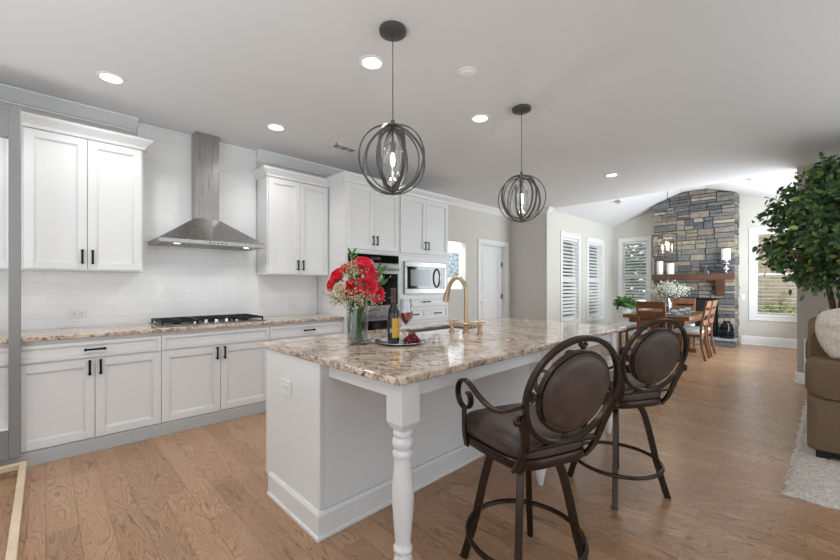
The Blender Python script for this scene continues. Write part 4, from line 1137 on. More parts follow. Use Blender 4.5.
make_stool('brown leather and bronze swivel bar stool nearest the camera, beside the island leg', (-.88, 1.52, 0), radians(159))
make_stool('brown leather and bronze swivel bar stool at the far end of the island', (-.85, 2.59, 0), radians(152))

# ------------------------------------------------------------------ ceiling things
def downlight(label, x, y, power):
    t = thing('recessed_light', label, 'ceiling light', (x, y, CE), 0, 'recessed ceiling lights')
    obj('trim_ring', lathe(B(), [(.064, CE - .001), (.090, CE - .001), (.088, CE - .007), (.068, CE - .009), (.062, CE - .004)], (x, y, 0), 32, cap=False), M_trim, t)
    obj('lens', lathe(B(), [(.063, CE - .006), (.05, CE - .009), (.02, CE - .0105)], (x, y, 0), 32), M_lens, t)
    d = bpy.data.lights.new('downlight_lamp', 'SPOT'); d.energy = power; d.spot_size = radians(150); d.spot_blend = 0.6; d.shadow_soft_size = 0.06; d.color = (1, .98, .955)
    o = bpy.data.objects.new('downlight_lamp', d); COL.objects.link(o); o.parent = t; o.location = (0, 0, -.03)
for lb, x, y in (('recessed ceiling light above the left wall cabinet', -3.635, .346), ('recessed ceiling light right of the hood chimney', -3.635, 1.603), ('recessed ceiling light beside the nearer globe pendant', -2.115, 1.612), ('recessed ceiling light between the two globe pendants', -2.115, 2.863), ('recessed ceiling light nearest the dining room vault', -1.91, 5.65), ('added recessed ceiling light out of view near the camera above the left cabinets', -3.635, -.90), ('added recessed ceiling light out of view over the near end of the aisle', -2.115, .36), ('added recessed ceiling light unseen behind the camera over the aisle', -2.115, -.90)):  # the last three are out of view, added to brighten the kitchen
    downlight(lb, x, y, 15.5)
def pendant(label, x, y, ztop, rad, lit, power):
    t = thing('pendant_light', label, 'pendant light', (x, y, CE), 0, 'globe pendants above the island')
    obj('canopy', lathe(B(), [(.080, CE), (.083, CE - .010), (.080, CE - .024), (.06, CE - .034), (.015, CE - .040)], (x, y, 0), 28), M_pend, t)
    zc = ztop - rad * 1.0
    obj('cord', tube(B(), [(x, y, CE - .02), (x, y, ztop + .02)], circ(.0032, 8), up=(0, 1, 0)), M_pend, t)
    obj('hub', lathe(B(), [(.006, ztop + .035), (.012, ztop + .03), (.012, ztop - .01), (.006, ztop - .015)], (x, y, 0), 12), M_pend, t)
    specs = [(1.0, 1.0, 20, 12, .010), (1.0, 1.0, 68, -14, .010), (.97, .97, 118, 10, .010), (.97, .97, 158, -10, .010), (.76, .90, 45, -7, .009), (.66, .84, 100, 8, .009), (.58, .82, 170, -9, .009)]
    for (a, b, rz, tl, w) in specs:
        M = Matrix.Translation((x, y, zc)) @ Matrix.Rotation(radians(rz), 4, 'Z') @ Matrix.Rotation(radians(tl), 4, 'Y')
        n = 56; pts = [M @ Vector((a * rad * cos(2 * pi * i / n), 0, b * rad * sin(2 * pi * i / n))) for i in range(n)]
        up = M.to_3x3() @ Vector((0, 1, 0))
        obj('ring', tube(B(), pts, rect(.007, .017), up=up, closed=True), M_pend, t, angle=50)
    obj('centre_bar', box(B(), x - .007, x + .007, y - .002, y + .002, zc - 1.04 * rad, ztop), M_pend, t)
    gh = rad * .55
    obj('glass_shade', lathe(B(), [(.02, zc + gh * .95), (.055, zc + gh * .6), (.066, zc), (.055, zc - gh * .7), (.045, zc - gh)], (x, y, 0), 24, cap=False), M_clear, t)
    obj('socket', lathe(B(), [(.016, zc + .04), (.016, zc + .10), (.008, zc + .11)], (x + .0, y, 0), 14), M_pend, t)
    b = obj('bulb', lathe(B(), [(.004, zc - .045), (.012, zc - .03), (.0175, zc - .005), (.014, zc + .025), (.010, zc + .042)], (x, y, 0), 16), M_bulb if lit else mat('frosted_bulb', rgb(225, 225, 222), .3, Emission_Strength=.6, Emission_Color=(1, .95, .88, 1)), t)
    d = bpy.data.lights.new('pendant_lamp', 'POINT'); d.energy = power; d.shadow_soft_size = .03; d.color = (1, .95, .88)
    o = bpy.data.objects.new('pendant_lamp', d); COL.objects.link(o); o.parent = t; o.location = (0, 0, zc - .08 - CE)
pendant('dark metal ring globe pendant nearer the camera above the island', -1.755, 1.496, 2.250, .208, False, 2)
pendant('dark metal ring globe pendant farther along the island', -1.745, 2.963, 2.243, .203, True, 3)
sd = thing('smoke_detector', 'flat round white smoke detector on the kitchen ceiling', 'smoke detector', (-1.727, 2.179, CE))
obj('base_plate', lathe(B(), [(.070, CE), (.070, CE - .008), (.062, CE - .012)], (-1.727, 2.179, 0), 28), M_plastic, sd)
obj('sensor', lathe(B(), [(.050, CE - .0121), (.048, CE - .022), (.03, CE - .027)], (-1.727, 2.179, 0), 24), M_plastic, sd)
def vent(label, M, w, l, cells):
    t = thing('ceiling_vent', label, 'vent', M.translation)
    bm = B(); z = -.008
    for (a, b, c, d_) in ((-l / 2, l / 2, -w / 2, -w / 2 + .018), (-l / 2, l / 2, w / 2 - .018, w / 2), (-l / 2, -l / 2 + .018, -w / 2, w / 2), (l / 2 - .018, l / 2, -w / 2, w / 2)): box(bm, a, b, c, d_, z, -.0005)
    for k in range(1, cells): xx = -l / 2 + l * k / cells; box(bm, xx - .006, xx + .006, -w / 2, w / 2, z, -.0005)
    bm.transform(M); obj('frame', bm, M_plastic, t, smooth=False)
    bm = B()
    kk = int((w - .04) / .014)
    for i in range(kk):
        yy = -w / 2 + .022 + i * .014; hexa(bm, [(-l / 2 + .016, yy, -.007), (l / 2 - .016, yy, -.007), (l / 2 - .016, yy + .0015, -.007), (-l / 2 + .016, yy + .0015, -.007), (-l / 2 + .016, yy + .006, -.001), (l / 2 - .016, yy + .006, -.001), (l / 2 - .016, yy + .0075, -.001), (-l / 2 + .016, yy + .0075, -.001)])
    bm.transform(M); obj('louvers', bm, mat('vent_louver_grey', rgb(196, 196, 196), .5), t, smooth=False)
    bm = B(); box(bm, -l / 2 + .01, l / 2 - .01, -w / 2 + .01, w / 2 - .01, -.0009, -.0004); bm.transform(M); obj('duct_shade_sheet', bm, mat('vent_shadow_grey', rgb(150, 150, 150), .8), t, smooth=False)  # grey sheet stands in for the shade behind the louvers
vent('white slotted ceiling vent above the oven cabinet', Matrix.Translation((-3.654, 2.395, CE)) @ Matrix.Rotation(pi / 2, 4, 'Z'), .15, .30, 3)
sl = math.atan2(ZR - CE, RL - XD)
vent('white ceiling vent on the left slope of the vault', Matrix.Translation((-2.88, 8.87, vz(-2.88) - .001)) @ Matrix.Rotation(-sl, 4, 'Y') @ Matrix.Rotation(pi / 2, 4, 'Z'), .14, .30, 2)
sr = math.atan2(ZR - CE, 0.27 - RR)
vent('white ceiling vent on the right slope of the vault near the tree', Matrix.Translation((-.73, 8.7, vz(-.73) - .001)) @ Matrix.Rotation(sr, 4, 'Y') @ Matrix.Rotation(pi / 2, 4, 'Z'), .16, .36, 2)

# picture in the hall
pa = thing('framed_picture', 'small grey-blue picture on the white wall beyond the pass-through', 'picture', (-5.9, 6.85, 1.78))
obj('frame', box(B(), -5.899, -5.875, 6.56, 7.10, 1.49, 2.06), mat('grey_picture_frame', rgb(150, 158, 162), .5), pa, bevel=.004)
def make_art():
    m = mat('grey_blue_print', rgb(150, 162, 168), .5); t = NT(m)
    vo = t.n('ShaderNodeTexVoronoi', i_Scale=9.0, feature='DISTANCE_TO_EDGE'); t.l(t.coords(), vo.inputs['Vector'])
    t.l(t.ramp(vo.outputs[0], [(0.02, rgb(96, 112, 122)), (0.1, rgb(168, 178, 182))]), t.p.inputs['Base Color']); return m
obj('print', box(B(), -5.875, -5.872, 6.60, 7.06, 1.53, 2.02), make_art(), pa, smooth=False)

# ------------------------------------------------------------------ fireplace
def stone_face(bm, x0, x1, y, z0, top, rs, dmin=.02, dmax=.055, hmin=.15, hmax=.27, lmin=.15, lmax=.56):
    """ledge stones on a plane facing -y, laid in broken courses; top(x) = upper boundary"""
    lay = bm.loops.layers.float_color.get('tone') or bm.loops.layers.float_color.new('tone')
    pal = [rgb(112, 112, 114), rgb(98, 98, 102), rgb(136, 132, 127), rgb(156, 145, 130), rgb(146, 136, 122), rgb(126, 121, 116), rgb(160, 150, 136), rgb(104, 103, 104), rgb(134, 126, 116), rgb(118, 117, 117)]
    z = z0; zmax = max(top(x0 + (x1 - x0) * i / 20) for i in range(21))
    def stone(xa, xb, za, zb):
        d = rs.uniform(dmin, dmax); g = .003
        ta, tb = min(zb, top(xa)), min(zb, top(xb))
        if max(ta, tb) - za < .006: return
        ta = max(ta, za + .004); tb = max(tb, za + .004)
        j = lambda: rs.uniform(-.006, .006); e = [rs.uniform(0, .010) for _ in range(4)]; q = [rs.uniform(0, .010) for _ in range(4)]
        nf = len(bm.faces)
        hexa(bm, [(xa + g + q[0], y - d + j(), za + g + e[0]), (xb - g - q[1], y - d + j(), za + g + e[1]), (xb - g, y, za + g), (xa + g, y, za + g),
                  (xa + g + q[2], y - d + j(), ta - g - min(e[2], (ta - za) * .2)), (xb - g - q[3], y - d + j(), tb - g - min(e[3], (tb - za) * .2)), (xb - g, y, tb - g), (xa + g, y, ta - g)])
        bm.faces.ensure_lookup_table(); col = pal[rs.randrange(len(pal))]; f_ = rs.uniform(.85, 1.1)
        for fc_ in bm.faces[nf:]:
            for lp in fc_.loops: lp[lay] = (col[0] * f_, col[1] * f_, col[2] * f_, 1)
    while z < zmax - .012:
        h = min(rs.uniform(hmin, hmax), zmax - z)
        if zmax - z - h < .06: h = zmax - z
        x = x0
        while x < x1 - .02:
            L = rs.uniform(lmin, lmax)
            if x + L > x1 - .12: L = x1 - x
            if h < .13: cuts = [0, 1]
            else: cuts = rs.choice([[0, .5, 1], [0, .36, 1], [0, .62, 1], [0, .45, 1], [0, .33, .66, 1], [0, 1] if h < .2 else [0, .55, 1]])
            for c0, c1 in zip(cuts, cuts[1:]):
                if L > .36 and rs.random() < .45:
                    m_ = x + L * rs.uniform(.35, .65); stone(x, m_, z + h * c0, z + h * c1); stone(m_, x + L, z + h * c0, z + h * c1)
                else: stone(x, x + L, z + h * c0, z + h * c1)
            x += L
        z += h
rs = random.Random(21)
FX0, FX1, FY = -2.57, -1.06, 10.45
fp = thing('fireplace', 'stacked grey and tan stone fireplace rising to the vault', 'fireplace', ((FX0 + FX1) / 2, 10.5, 0))
ox0, ox1, oz0, oz1 = -2.02, -1.36, .20, 1.0
bm = B()
for (a, b, z0_, z1_) in ((FX0 + .01, ox0, 0, CE), (ox1, FX1 - .01, 0, CE), (ox0, ox1, 0, oz0), (ox0, ox1, oz1, CE)): box(bm, a, b, FY, YB - .001, z0_, z1_)
prism_y(bm, [(FX0 + .01, CE), (FX1 - .01, CE), (FX1 - .01, vz(FX1) - .005), (RR, ZR - .005), (RL, ZR - .005), (FX0 + .01, vz(FX0) - .005)], FY, YB - .001)
obj('core', bm, M_mortar, fp, smooth=False)
tp = lambda x: vz(x) - .004
bm = B()
stone_face(bm, FX0, FX1, FY, oz1, tp, rs)
stone_face(bm, FX0, ox0, FY, 0.0, lambda x: oz1, rs); stone_face(bm, ox1, FX1, FY, 0.0, lambda x: oz1, rs)
nv = len(bm.verts)
stone_face(bm, 0.0, YB - FY, 0.0, 0.0, lambda x: tp(FX1 + .05), rs, dmin=.03, dmax=.05)
bm.verts.ensure_lookup_table()
for v_ in bm.verts[nv:]: v_.co = Vector((FX1 - .012 - v_.co.y, FY + v_.co.x, v_.co.z))
b2 = obj('stone_veneer', bm, M_stone, fp, bevel=.006, smooth=False)
bm = B(); box(bm, ox0, ox1, YB - .03, YB - .02, oz0, oz1); box(bm, ox0 + .001, ox0 + .01, FY, YB - .03, oz0, oz1); box(bm, ox1 - .01, ox1 - .001, FY, YB - .03, oz0, oz1); box(bm, ox0, ox1, FY, YB - .03, oz0 - .001, oz0 + .008); obj('firebox', bm, M_soot, fp, smooth=False)
bm = B(); stone_face(bm, FX0, FX1 + .03, 10.08, 0.0, lambda x: .125, rs, dmin=.015, dmax=.03, hmin=.06, hmax=.125)
box(bm, FX0 + .01, FX1 + .02, 10.08, FY - .001, 0, .124)
lay = bm.loops.layers.float_color['tone']
for f_ in bm.faces[-6:]:
    for lp in f_.loops: lp[lay] = (.12, .12, .13, 1)
obj('hearth', bm, M_stone, fp, bevel=.004, smooth=False)
obj('hearth_slab', box(B(), FX0 - .01, FX1 + .05, 10.03, FY - .001, .126, .170), M_hearth, fp, bevel=.006)
mt = thing('mantel_shelf', 'reddish brown wooden mantel shelf on the stone fireplace', 'mantel', (-1.8, 10.2, 1.41))
MY = FY - .062
obj('beam', box(B(), -2.53, -1.03, 10.12, MY, 1.405, 1.535), M_mantel, mt, bevel=.006)
for xx in (-2.38, -1.29):
    obj('corbel', prism_x(B(), [(MY, 1.05), (MY - .06, 1.06), (MY - .085, 1.15), (MY - .12, 1.26), (MY - .17, 1.33), (MY - .18, 1.404), (MY, 1.404)], xx - .075, xx + .075), M_mantel, mt, bevel=.004)
sc_ = thing('fire_screen', 'flat black mesh fire screen standing on the hearth', 'fire screen', (-1.6, 10.32, .171))
bm = B()
for (a, b, c, d_) in ((-2.06, -2.03, .171, 1.0), (-1.36, -1.33, .171, 1.0), (-2.03, -1.36, .171, .2), (-2.03, -1.36, .97, 1.0)): box(bm, a, b, 10.315, 10.335, c, d_)
obj('frame', bm, M_black, sc_, bevel=.003)
obj('mesh', box(B(), -2.03, -1.36, 10.322, 10.328, .2, .97), M_navy, sc_, smooth=False)
# mantel decor
MZ = 1.5355
def candle(label, x, y, r, h, z=MZ):
    t = thing('pillar_candle', label, 'candle', (x, y, z), 0, 'candles on the mantel')
    obj('wax', lathe(B(), [(r * .96, z), (r, z + .004), (r, z + h - .006), (r * .93, z + h), (r * .8, z + h - .004)], (x, y, 0), 24), M_wax, t)
    obj('wick', tube(B(), [(x, y, z + h - .006), (x + .003, y, z + h + .014)], circ(.002, 6), up=(0, 1, 0)), M_dark, t)
candle('taller white pillar candle at the left end of the mantel', -2.40, 10.25, .066, .31)
candle('shorter white pillar candle second from the left on the mantel', -2.19, 10.25, .072, .255)
ch = thing('candle_holder', 'silver beaded candle holder at the right end of the mantel', 'candle holder', (-1.19, 10.25, MZ))
obj('silver_stem', lathe(B(), [(.06, MZ), (.062, MZ + .01), (.02, MZ + .03), (.03, MZ + .045), (.066, MZ + .085), (.066, MZ + .10), (.03, MZ + .14), (.022, MZ + .15), (.03, MZ + .16), (.07, MZ + .205), (.07, MZ + .215), (.03, MZ + .25), (.03, MZ + .26), (.066, MZ + .275), (.066, MZ + .285)], (-1.19, 10.25, 0), 28), M_silver, ch)
candle('broad white candle on top of the silver holder', -1.19, 10.25, .078, .235, MZ + .2855)
gb = thing('glass_bottle', 'small teal glass bottle in the middle of the mantel', 'bottle', (-1.52, 10.25, MZ))
obj('glass', lathe(B(), [(.055, MZ), (.075, MZ + .01), (.07, MZ + .04), (.035, MZ + .12), (.014, MZ + .15), (.014, MZ + .19), (.018, MZ + .195)], (-1.52, 10.25, 0), 20), M_tealglass, gb)
ln = thing('wire_lantern', 'smoky blue glass lantern vase standing on the stone hearth', 'lantern', (-1.17, 10.2, .171))
LP = [(.09, .1715), (.11, .18), (.12, .22), (.112, .34), (.09, .44), (.055, .50), (.05, .53)]
obj('glass', lathe(B(), LP, (-1.17, 10.2, 0), 24, cap=False), M_smoke, ln)
bm = B()
for k in range(10):
    a = 2 * pi * k / 10; tube(bm, [(-1.17 + (r + .004) * cos(a), 10.2 + (r + .004) * sin(a), z) for r, z in LP], circ(.004, 5), up=(0, 0.2, 1))
for r, z in LP[2:]: tube(bm, [(-1.17 + (r + .004) * cos(2 * pi * i / 24), 10.2 + (r + .004) * sin(2 * pi * i / 24), z) for i in range(24)], circ(.004, 5), closed=True)
obj('wire_cage', bm, M_navy, ln)
bm = tube(B(), bez((-1.22, 10.2, .53), (-1.22, 10.2, .70), (-1.12, 10.2, .70), (-1.12, 10.2, .53)), circ(.004, 6), up=(0, 1, 0)); obj('handle', bm, M_navy, ln)

# ------------------------------------------------------------------ dining set
tb = thing('dining_table', 'brown wooden dining table in front of the fireplace', 'table', (-1.83, 8.4, 0))
tx0, tx1, ty0, ty1 = -2.33, -1.33, 7.45, 9.35
obj('tabletop', box(B(), tx0, tx1, ty0, ty1, .70, .765), M_wood, tb, bevel=.004)
bm = B(); box(bm, tx0 + .08, tx1 - .08, ty0 + .08, ty1 - .08, .62, .699); obj('apron', bm, M_wood, tb, smooth=False)
for y in (7.95, 8.85):
    bm = B(); box(bm, -2.0, -1.66, y - .06, y + .06, .08, .619); obj('pedestal', bm, M_woodv, tb, bevel=.004)
    bm = B(); box(bm, -2.2, -1.46, y - .06, y + .06, 0, .079); obj('foot', bm, M_wood, tb, bevel=.006)
obj('stretcher', box(B(), -1.87, -1.79, 8.02, 8.78, .18, .30), M_wood, tb, bevel=.004)
def make_chair(label, loc, ang):
    """front = local +x"""
    t = thing('dining_chair', label, 'chair', loc, ang, 'dining chairs around the table'); K = dict(world=False)
    for s in (-1, 1):
        obj('leg', hexa(B(), [(.17, s * .19 - .018, 0), (.20, s * .19 - .018, 0), (.20, s * .19 + .018, 0), (.17, s * .19 + .018, 0), (.165, s * .2 - .022, .44), (.21, s * .2 - .022, .44), (.21, s * .2 + .022, .44), (.165, s * .2 + .022, .44)]), M_woodv, t, **K, bevel=.003)
        pts = spline([(-.27, s * .195, 0), (-.225, s * .198, .22), (-.205, s * .2, .45), (-.235, s * .2, .72), (-.29, s * .2, 1.01)], 5)
        obj('leg', tube(B(), pts, rect(.036, .034), up=(0, 1, 0)), M_woodv, t, **K, bevel=.003)
    bm = B(); box(bm, -.20, .20, -.195, .195, .385, .44); obj('seat_rail', bm, M_woodv, t, **K, bevel=.003)
    bm = B(); box(bm, -.195, .225, -.225, .225, .441, .495); obj('seat', bm, M_seat, t, **K, bevel=.016, seg=3)
    for (za, zb) in ((.895, 1.01), (.76, .85), (.60, .68)):
        f = lambda z: -.235 - .055 * max(0, (z - .72)) / .29
        bm = hexa(B(), [(f(za) - .012, -.19, za), (f(za) + .012, -.19, za), (f(za) + .012, .19, za), (f(za) - .012, .19, za), (f(zb) - .012, -.19, zb), (f(zb) + .012, -.19, zb), (f(zb) + .012, .19, zb), (f(zb) - .012, .19, zb)])
        obj('back_slat', bm, M_wood, t, **K, bevel=.003)
    return t
make_chair('brown wooden dining chair with its back to the kitchen at the near table end', (-1.83, 7.50, 0), radians(90))
make_chair('brown dining chair on the right side of the table, nearer the kitchen', (-1.46, 8.12, 0), radians(180))
make_chair('brown dining chair on the right side of the table, nearer the hearth', (-1.46, 8.72, 0), radians(180))
make_chair('brown wooden dining chair at the far table end by the fireplace', (-1.83, 9.36, 0), radians(-90))
bn = thing('dining_bench', 'long bench with a pale grey seat on the window side of the table', 'bench', (-2.62, 8.4, 0))
obj('seat', box(B(), -2.80, -2.42, 7.7, 9.1, .44, .50), M_seat, bn, bevel=.015, seg=3)
obj('rail', box(B(), -2.78, -2.44, 7.74, 9.06, .38, .439), M_wood, bn, smooth=False)
for (x, y) in ((-2.76, 7.76), (-2.5, 7.76), (-2.76, 9.0), (-2.5, 9.0)): obj('leg', box(B(), x, x + .045, y, y + .045, 0, .38), M_woodv, bn, bevel=.003)
# on the table
TB = .7655
tv = thing('table_vase', 'tall clear glass vase of white sprays on the dining table', 'vase', (-1.87, 8.45, TB))
obj('glass', lathe(B(), [(.05, TB), (.075, TB + .01), (.095, TB + .10), (.095, TB + .17), (.07, TB + .24), (.062, TB + .27), (.06, TB + .27), (.068, TB + .24), (.092, TB + .17), (.092, TB + .10), (.07, TB + .015), (.03, TB + .01)], (-1.87, 8.45, 0), 24, cap=False), clear_glass('cloudy_vase_glass', (.80, .84, .86, 1), .22, .08), tv)
rr = random.Random(8)
cl = []
for i in range(22):
    a = rr.uniform(0, 2 * pi); q = rr.uniform(.02, .40); cl.append((-1.87 + q * cos(a), 8.45 + q * sin(a), TB + .36 + rr.uniform(0, .20) * (1 - q)))
sprays('white_flower_spray', 'loose white baby\'s breath in the dining table vase', cl, 9, M_breathw, (-1.87, 8.45, TB + .03), TB + .26, dots=42, dr=.0085, spread=.10)
for i, (x, y, r, m, lb) in enumerate(((-1.62, 7.85, .13, M_ceramic, 'white dinner plate on the table corner nearest the kitchen'), (-1.58, 8.25, .13, M_ceramic, 'white dinner plate in front of the right nearer chair'), (-1.58, 8.72, .13, M_ceramic, 'white dinner plate in front of the right farther chair'))):
    t = thing('dinner_plate', lb, 'plate', (x, y, TB), 0, 'place settings on the dining table')
    obj('dish', lathe(B(), [(.07, TB), (.09, TB + .004), (r, TB + .018), (r, TB + .021), (.09, TB + .009), (.0, TB + .008)], (x, y, 0), 28, cap=False), m, t)
    t2 = thing('soup_bowl', ('grey-blue bowl on the plate nearest the kitchen', 'grey-blue bowl on the plate at the right nearer chair', 'grey-blue bowl on the plate at the right farther chair')[i], 'bowl', (x, y, TB + .0095), 0, 'place settings on the dining table')
    z = TB + .0095
    obj('dish', lathe(B(), [(.035, z), (.06, z + .015), (.085, z + .05), (.082, z + .05), (.056, z + .02), (.0, z + .012)], (x, y, 0), 24, cap=False), M_blueplate, t2)
    t3 = thing('napkin', ('folded pale napkin in the bowl nearest the kitchen', 'folded pale napkin in the bowl at the right nearer chair', 'folded pale napkin in the bowl at the right farther chair')[i], 'napkin', (x, y, z + .03), 0, 'place settings on the dining table')
    bm = B()
    for k in range(3):
        a = k * 1.1; d0 = Vector((cos(a), sin(a), 0)); s0 = Vector((-sin(a), cos(a), 0)); cc = Vector((x, y, z + .02))
        hexa(bm, [cc - d0 * .012 - s0 * .02, cc + d0 * .012 - s0 * .02, cc + d0 * .012 + s0 * .02, cc - d0 * .012 + s0 * .02, cc + d0 * .02 - s0 * .045 + Vector((0, 0, .06)), cc + d0 * .03 - s0 * .045 + Vector((0, 0, .055)), cc + d0 * .03 + s0 * .045 + Vector((0, 0, .055)), cc + d0 * .02 + s0 * .045 + Vector((0, 0, .06))])
    obj('cloth', bm, M_seat, t3, bevel=.003)
# plant in the corner
px_, py_ = -2.88, 9.35
stnd = thing('plant_stand', 'white plant stand below the green plant by the corner windows', 'plant stand', (px_, py_, 0))
obj('top', lathe(B(), [(.16, .60), (.16, .63)], (px_, py_, 0), 24), M_trim, stnd)
for k in range(3):
    a = 2 * pi * k / 3 + .4; obj('leg', tube(B(), [(px_ + .15 * cos(a), py_ + .15 * sin(a), 0), (px_ + .11 * cos(a), py_ + .11 * sin(a), .599)], circ(.012, 8), up=(0, 1, 0)), M_trim, stnd)
pp = thing('potted_plant', 'bushy green potted plant by the corner windows behind the table', 'plant', (px_, py_, .631))
obj('pot', lathe(B(), [(.09, .631), (.12, .64), (.14, .80), (.145, .81), (.13, .81), (.12, .79)], (px_, py_, 0), 24, cap=False), M_ceramic, pp)
obj('soil', lathe(B(), [(.119, .775), (.122, .785)], (px_, py_, 0), 20), M_soil, pp)
bm = B(); rr = random.Random(31)
for i in range(110):
    a = rr.uniform(0, 2 * pi); el = rr.uniform(.15, 1.35); L = rr.uniform(.16, .36)
    root = Vector((px_ + .05 * cos(a), py_ + .05 * sin(a), .78)); d_ = Vector((cos(a) * cos(el), sin(a) * cos(el), sin(el)))
    tip = root + d_ * L + Vector((0, 0, -.05)); mid = root + d_ * L * .6 + Vector((0, 0, .03)); s_ = d_.cross(Vector((0, 0, 1))).normalized() * rr.uniform(.02, .035)
    v = [bm.verts.new(q) for q in (root, mid + s_, tip, mid - s_)]; bm.faces.new(v)
    for k in range(3):
        leaf(bm, root.lerp(mid, .5 + .25 * k), .09, rr, d_, .45)
obj('fronds', bm, M_fern, pp, smooth=False)
# chandelier
cx, cy = -1.85, 8.42
cdl = thing('lantern_chandelier', 'open box iron chandelier with lit candle bulbs above the dining table', 'chandelier', (cx, cy, vz(cx)))
obj('canopy', lathe(B(), [(.06, vz(cx) - .001), (.06, vz(cx) - .02), (.02, vz(cx) - .03)], (cx, cy, 0), 20), M_pend, cdl)
obj('rod', tube(B(), [(cx, cy, vz(cx) - .02), (cx, cy, 1.87)], circ(.006, 8), up=(0, 1, 0)), M_pend, cdl)
hx, hy, za, zb = .19, .19, 1.825, 2.23
bm = B(); w = .009
for z in (za, zb):
    for s in (-1, 1):
        box(bm, cx - hx - w, cx + hx + w, cy + s * hy - w, cy + s * hy + w, z - w, z + w); box(bm, cx + s * hx - w, cx + s * hx + w, cy - hy, cy + hy, z - w, z + w)
for sx in (-1, 1):
    for sy in (-1, 1): box(bm, cx + sx * hx - w, cx + sx * hx + w, cy + sy * hy - w, cy + sy * hy + w, za, zb)
obj('outer_frame', bm, M_pend, cdl, smooth=False)
bm = B(); w = .006; k = .62
for z in (za + .05, zb - .05):
    for s in (-1, 1):
        box(bm, cx - hx * k, cx + hx * k, cy + s * hy * k - w, cy + s * hy * k + w, z - w, z + w); box(bm, cx + s * hx * k - w, cx + s * hx * k + w, cy - hy * k, cy + hy * k, z - w, z + w)
for sx in (-1, 1):
    for sy in (-1, 1): box(bm, cx + sx * hx * k - w, cx + sx * hx * k + w, cy + sy * hy * k - w, cy + sy * hy * k + w, za + .05, zb - .05)
for s in (-1, 1): box(bm, cx - hx, cx + hx, cy + s * .004 - .004, cy + s * .004 + .004, zb - .004, zb + .004)
obj('inner_frame', bm, M_pend, cdl, smooth=False)
for kx, ky, dz in ((-.08, 0, 0), (.08, 0, 0), (0, .08, .05), (0, -.08, .05)):
    bx_, by_ = cx + kx, cy + ky
    bm = tube(B(), spline([(cx, cy, 1.88), (cx + kx * .6, cy + ky * .6, 1.855), (bx_, by_, 1.875), (bx_, by_, 1.895 + dz)], 5), circ(.005, 6), up=(.3, .3, 1)); arm = obj('arm', bm, M_pend, cdl)
    obj('candle_sleeve', lathe(B(), [(.013, 1.89 + dz), (.012, 1.98 + dz)], (bx_, by_, 0), 12), M_wax, arm)
    obj('bulb', lathe(B(), [(.008, 1.98 + dz), (.017, 2.00 + dz), (.018, 2.015 + dz), (.009, 2.045 + dz), (.002, 2.065 + dz)], (bx_, by_, 0), 12), M_flame, arm)
d = bpy.data.lights.new('chandelier_lamp', 'POINT'); d.energy = 6; d.shadow_soft_size = .08; d.color = (1, .8, .55)
o = bpy.data.objects.new('chandelier_lamp', d); COL.objects.link(o); o.parent = cdl; o.location = (0, 0, 2.12 - vz(cx))

# ------------------------------------------------------------------ living corner: rug, sofa, tree
rgm = thing('shag_rug', 'cream shaggy rug under the sofa at the right', 'rug', (1.3, 4.6, 0))
bm = B(); nx, ny = 120, 150; rr = random.Random(4)
rx0, ry0 = -.10, 3.22; rx1, ry1 = 2.9, 6.1
vv = []
for i in range(nx + 1):
    row = []
    for j in range(ny + 1):
        u, v_ = i / nx, j / ny; x = rx0 + (rx1 - rx0) * u; y = ry0 + (ry1 - ry0) * v_
        e = min(u, 1 - u, v_, 1 - v_)
        z = .010 + .022 * min(1, e * 22) + rr.uniform(0, .016)
        if e == 0: z = .001; x += rr.uniform(-.012, .012); y += rr.uniform(-.012, .012)
        row.append(bm.verts.new((x, y, z)))
    vv.append(row)
for i in range(nx):
    for j in range(ny): bm.faces.new([vv[i][j], vv[i + 1][j], vv[i + 1][j + 1], vv[i][j + 1]])
rot = Matrix.Translation((rx0, ry0, 0)) @ Matrix.Rotation(radians(-2), 4, 'Z') @ Matrix.Translation((-rx0, -ry0, 0)); bm.transform(rot)
setp(obj('pile', bm, M_rug, rgm), kind='stuff')

sf = thing('sofa', 'taupe fabric sofa with rolled arm at the right picture edge', 'sofa', (.5, 5.0, .03))
def puffy(bm, x0, x1, y0, y1, z0, z1, r, n=5, bulge=.0):
    pts = rounded(x0, x1, z0, z1, r, n)
    ys = [y0, y0 + .02, y0 + .05] + [y0 + (y1 - y0) * k / 4 for k in (1, 2, 3)] + [y1 - .05, y1 - .02, y1]
    cxm, czm = (x0 + x1) / 2, (z0 + z1) / 2; rings = []
    for i, y in enumerate(ys):
        k = {0: .90, 1: .965, 8: .90, 7: .965}.get(i, 1.0)
        rings.append([bm.verts.new((cxm + (px - cxm) * k, y, czm + (pz - czm) * k)) for px, pz in pts])
    m = len(pts)
    for a, b in zip(rings, rings[1:]):
        for i in range(m): bm.faces.new([a[i], a[(i + 1) % m], b[(i + 1) % m], b[i]])
    bm.faces.new(list(reversed(rings[0]))); bm.faces.new(rings[-1]); return bm
SY = 3.95
obj('base', puffy(B(), .03, 1.00, SY + .02, 5.85, .095, .42, .03), M_sofa, sf)
obj('arm', puffy(B(), .005, 1.02, SY, SY + .30, .085, .48, .03), M_sofa, sf)
obj('arm_roll', puffy(B(), -.005, 1.03, SY - .015, SY + .32, .465, .745, .085, 8), M_sofa, sf)
obj('arm_roll', puffy(B(), -.005, 1.03, 5.55, 5.87, .465, .745, .085, 8), M_sofa, sf)
obj('backrest', puffy(B(), .012, .30, SY + .335, 5.72, .45, .955, .07, 7), M_sofa, sf)
obj('seat_cushion', puffy(B(), .31, 1.04, SY + .32, 5.54, .425, .56, .05), M_sofa, sf)
for (x, y) in ((.05, SY + .03), (.92, SY + .03), (.05, 5.75), (.92, 5.75)):
    obj('foot', box(B(), x, x + .07, y, y + .07, .035, .094), M_dark, sf, bevel=.004)
obj('plinth', box(B(), .05, .98, SY + .035, 5.82, .060, .0945), M_dark, sf, smooth=False)
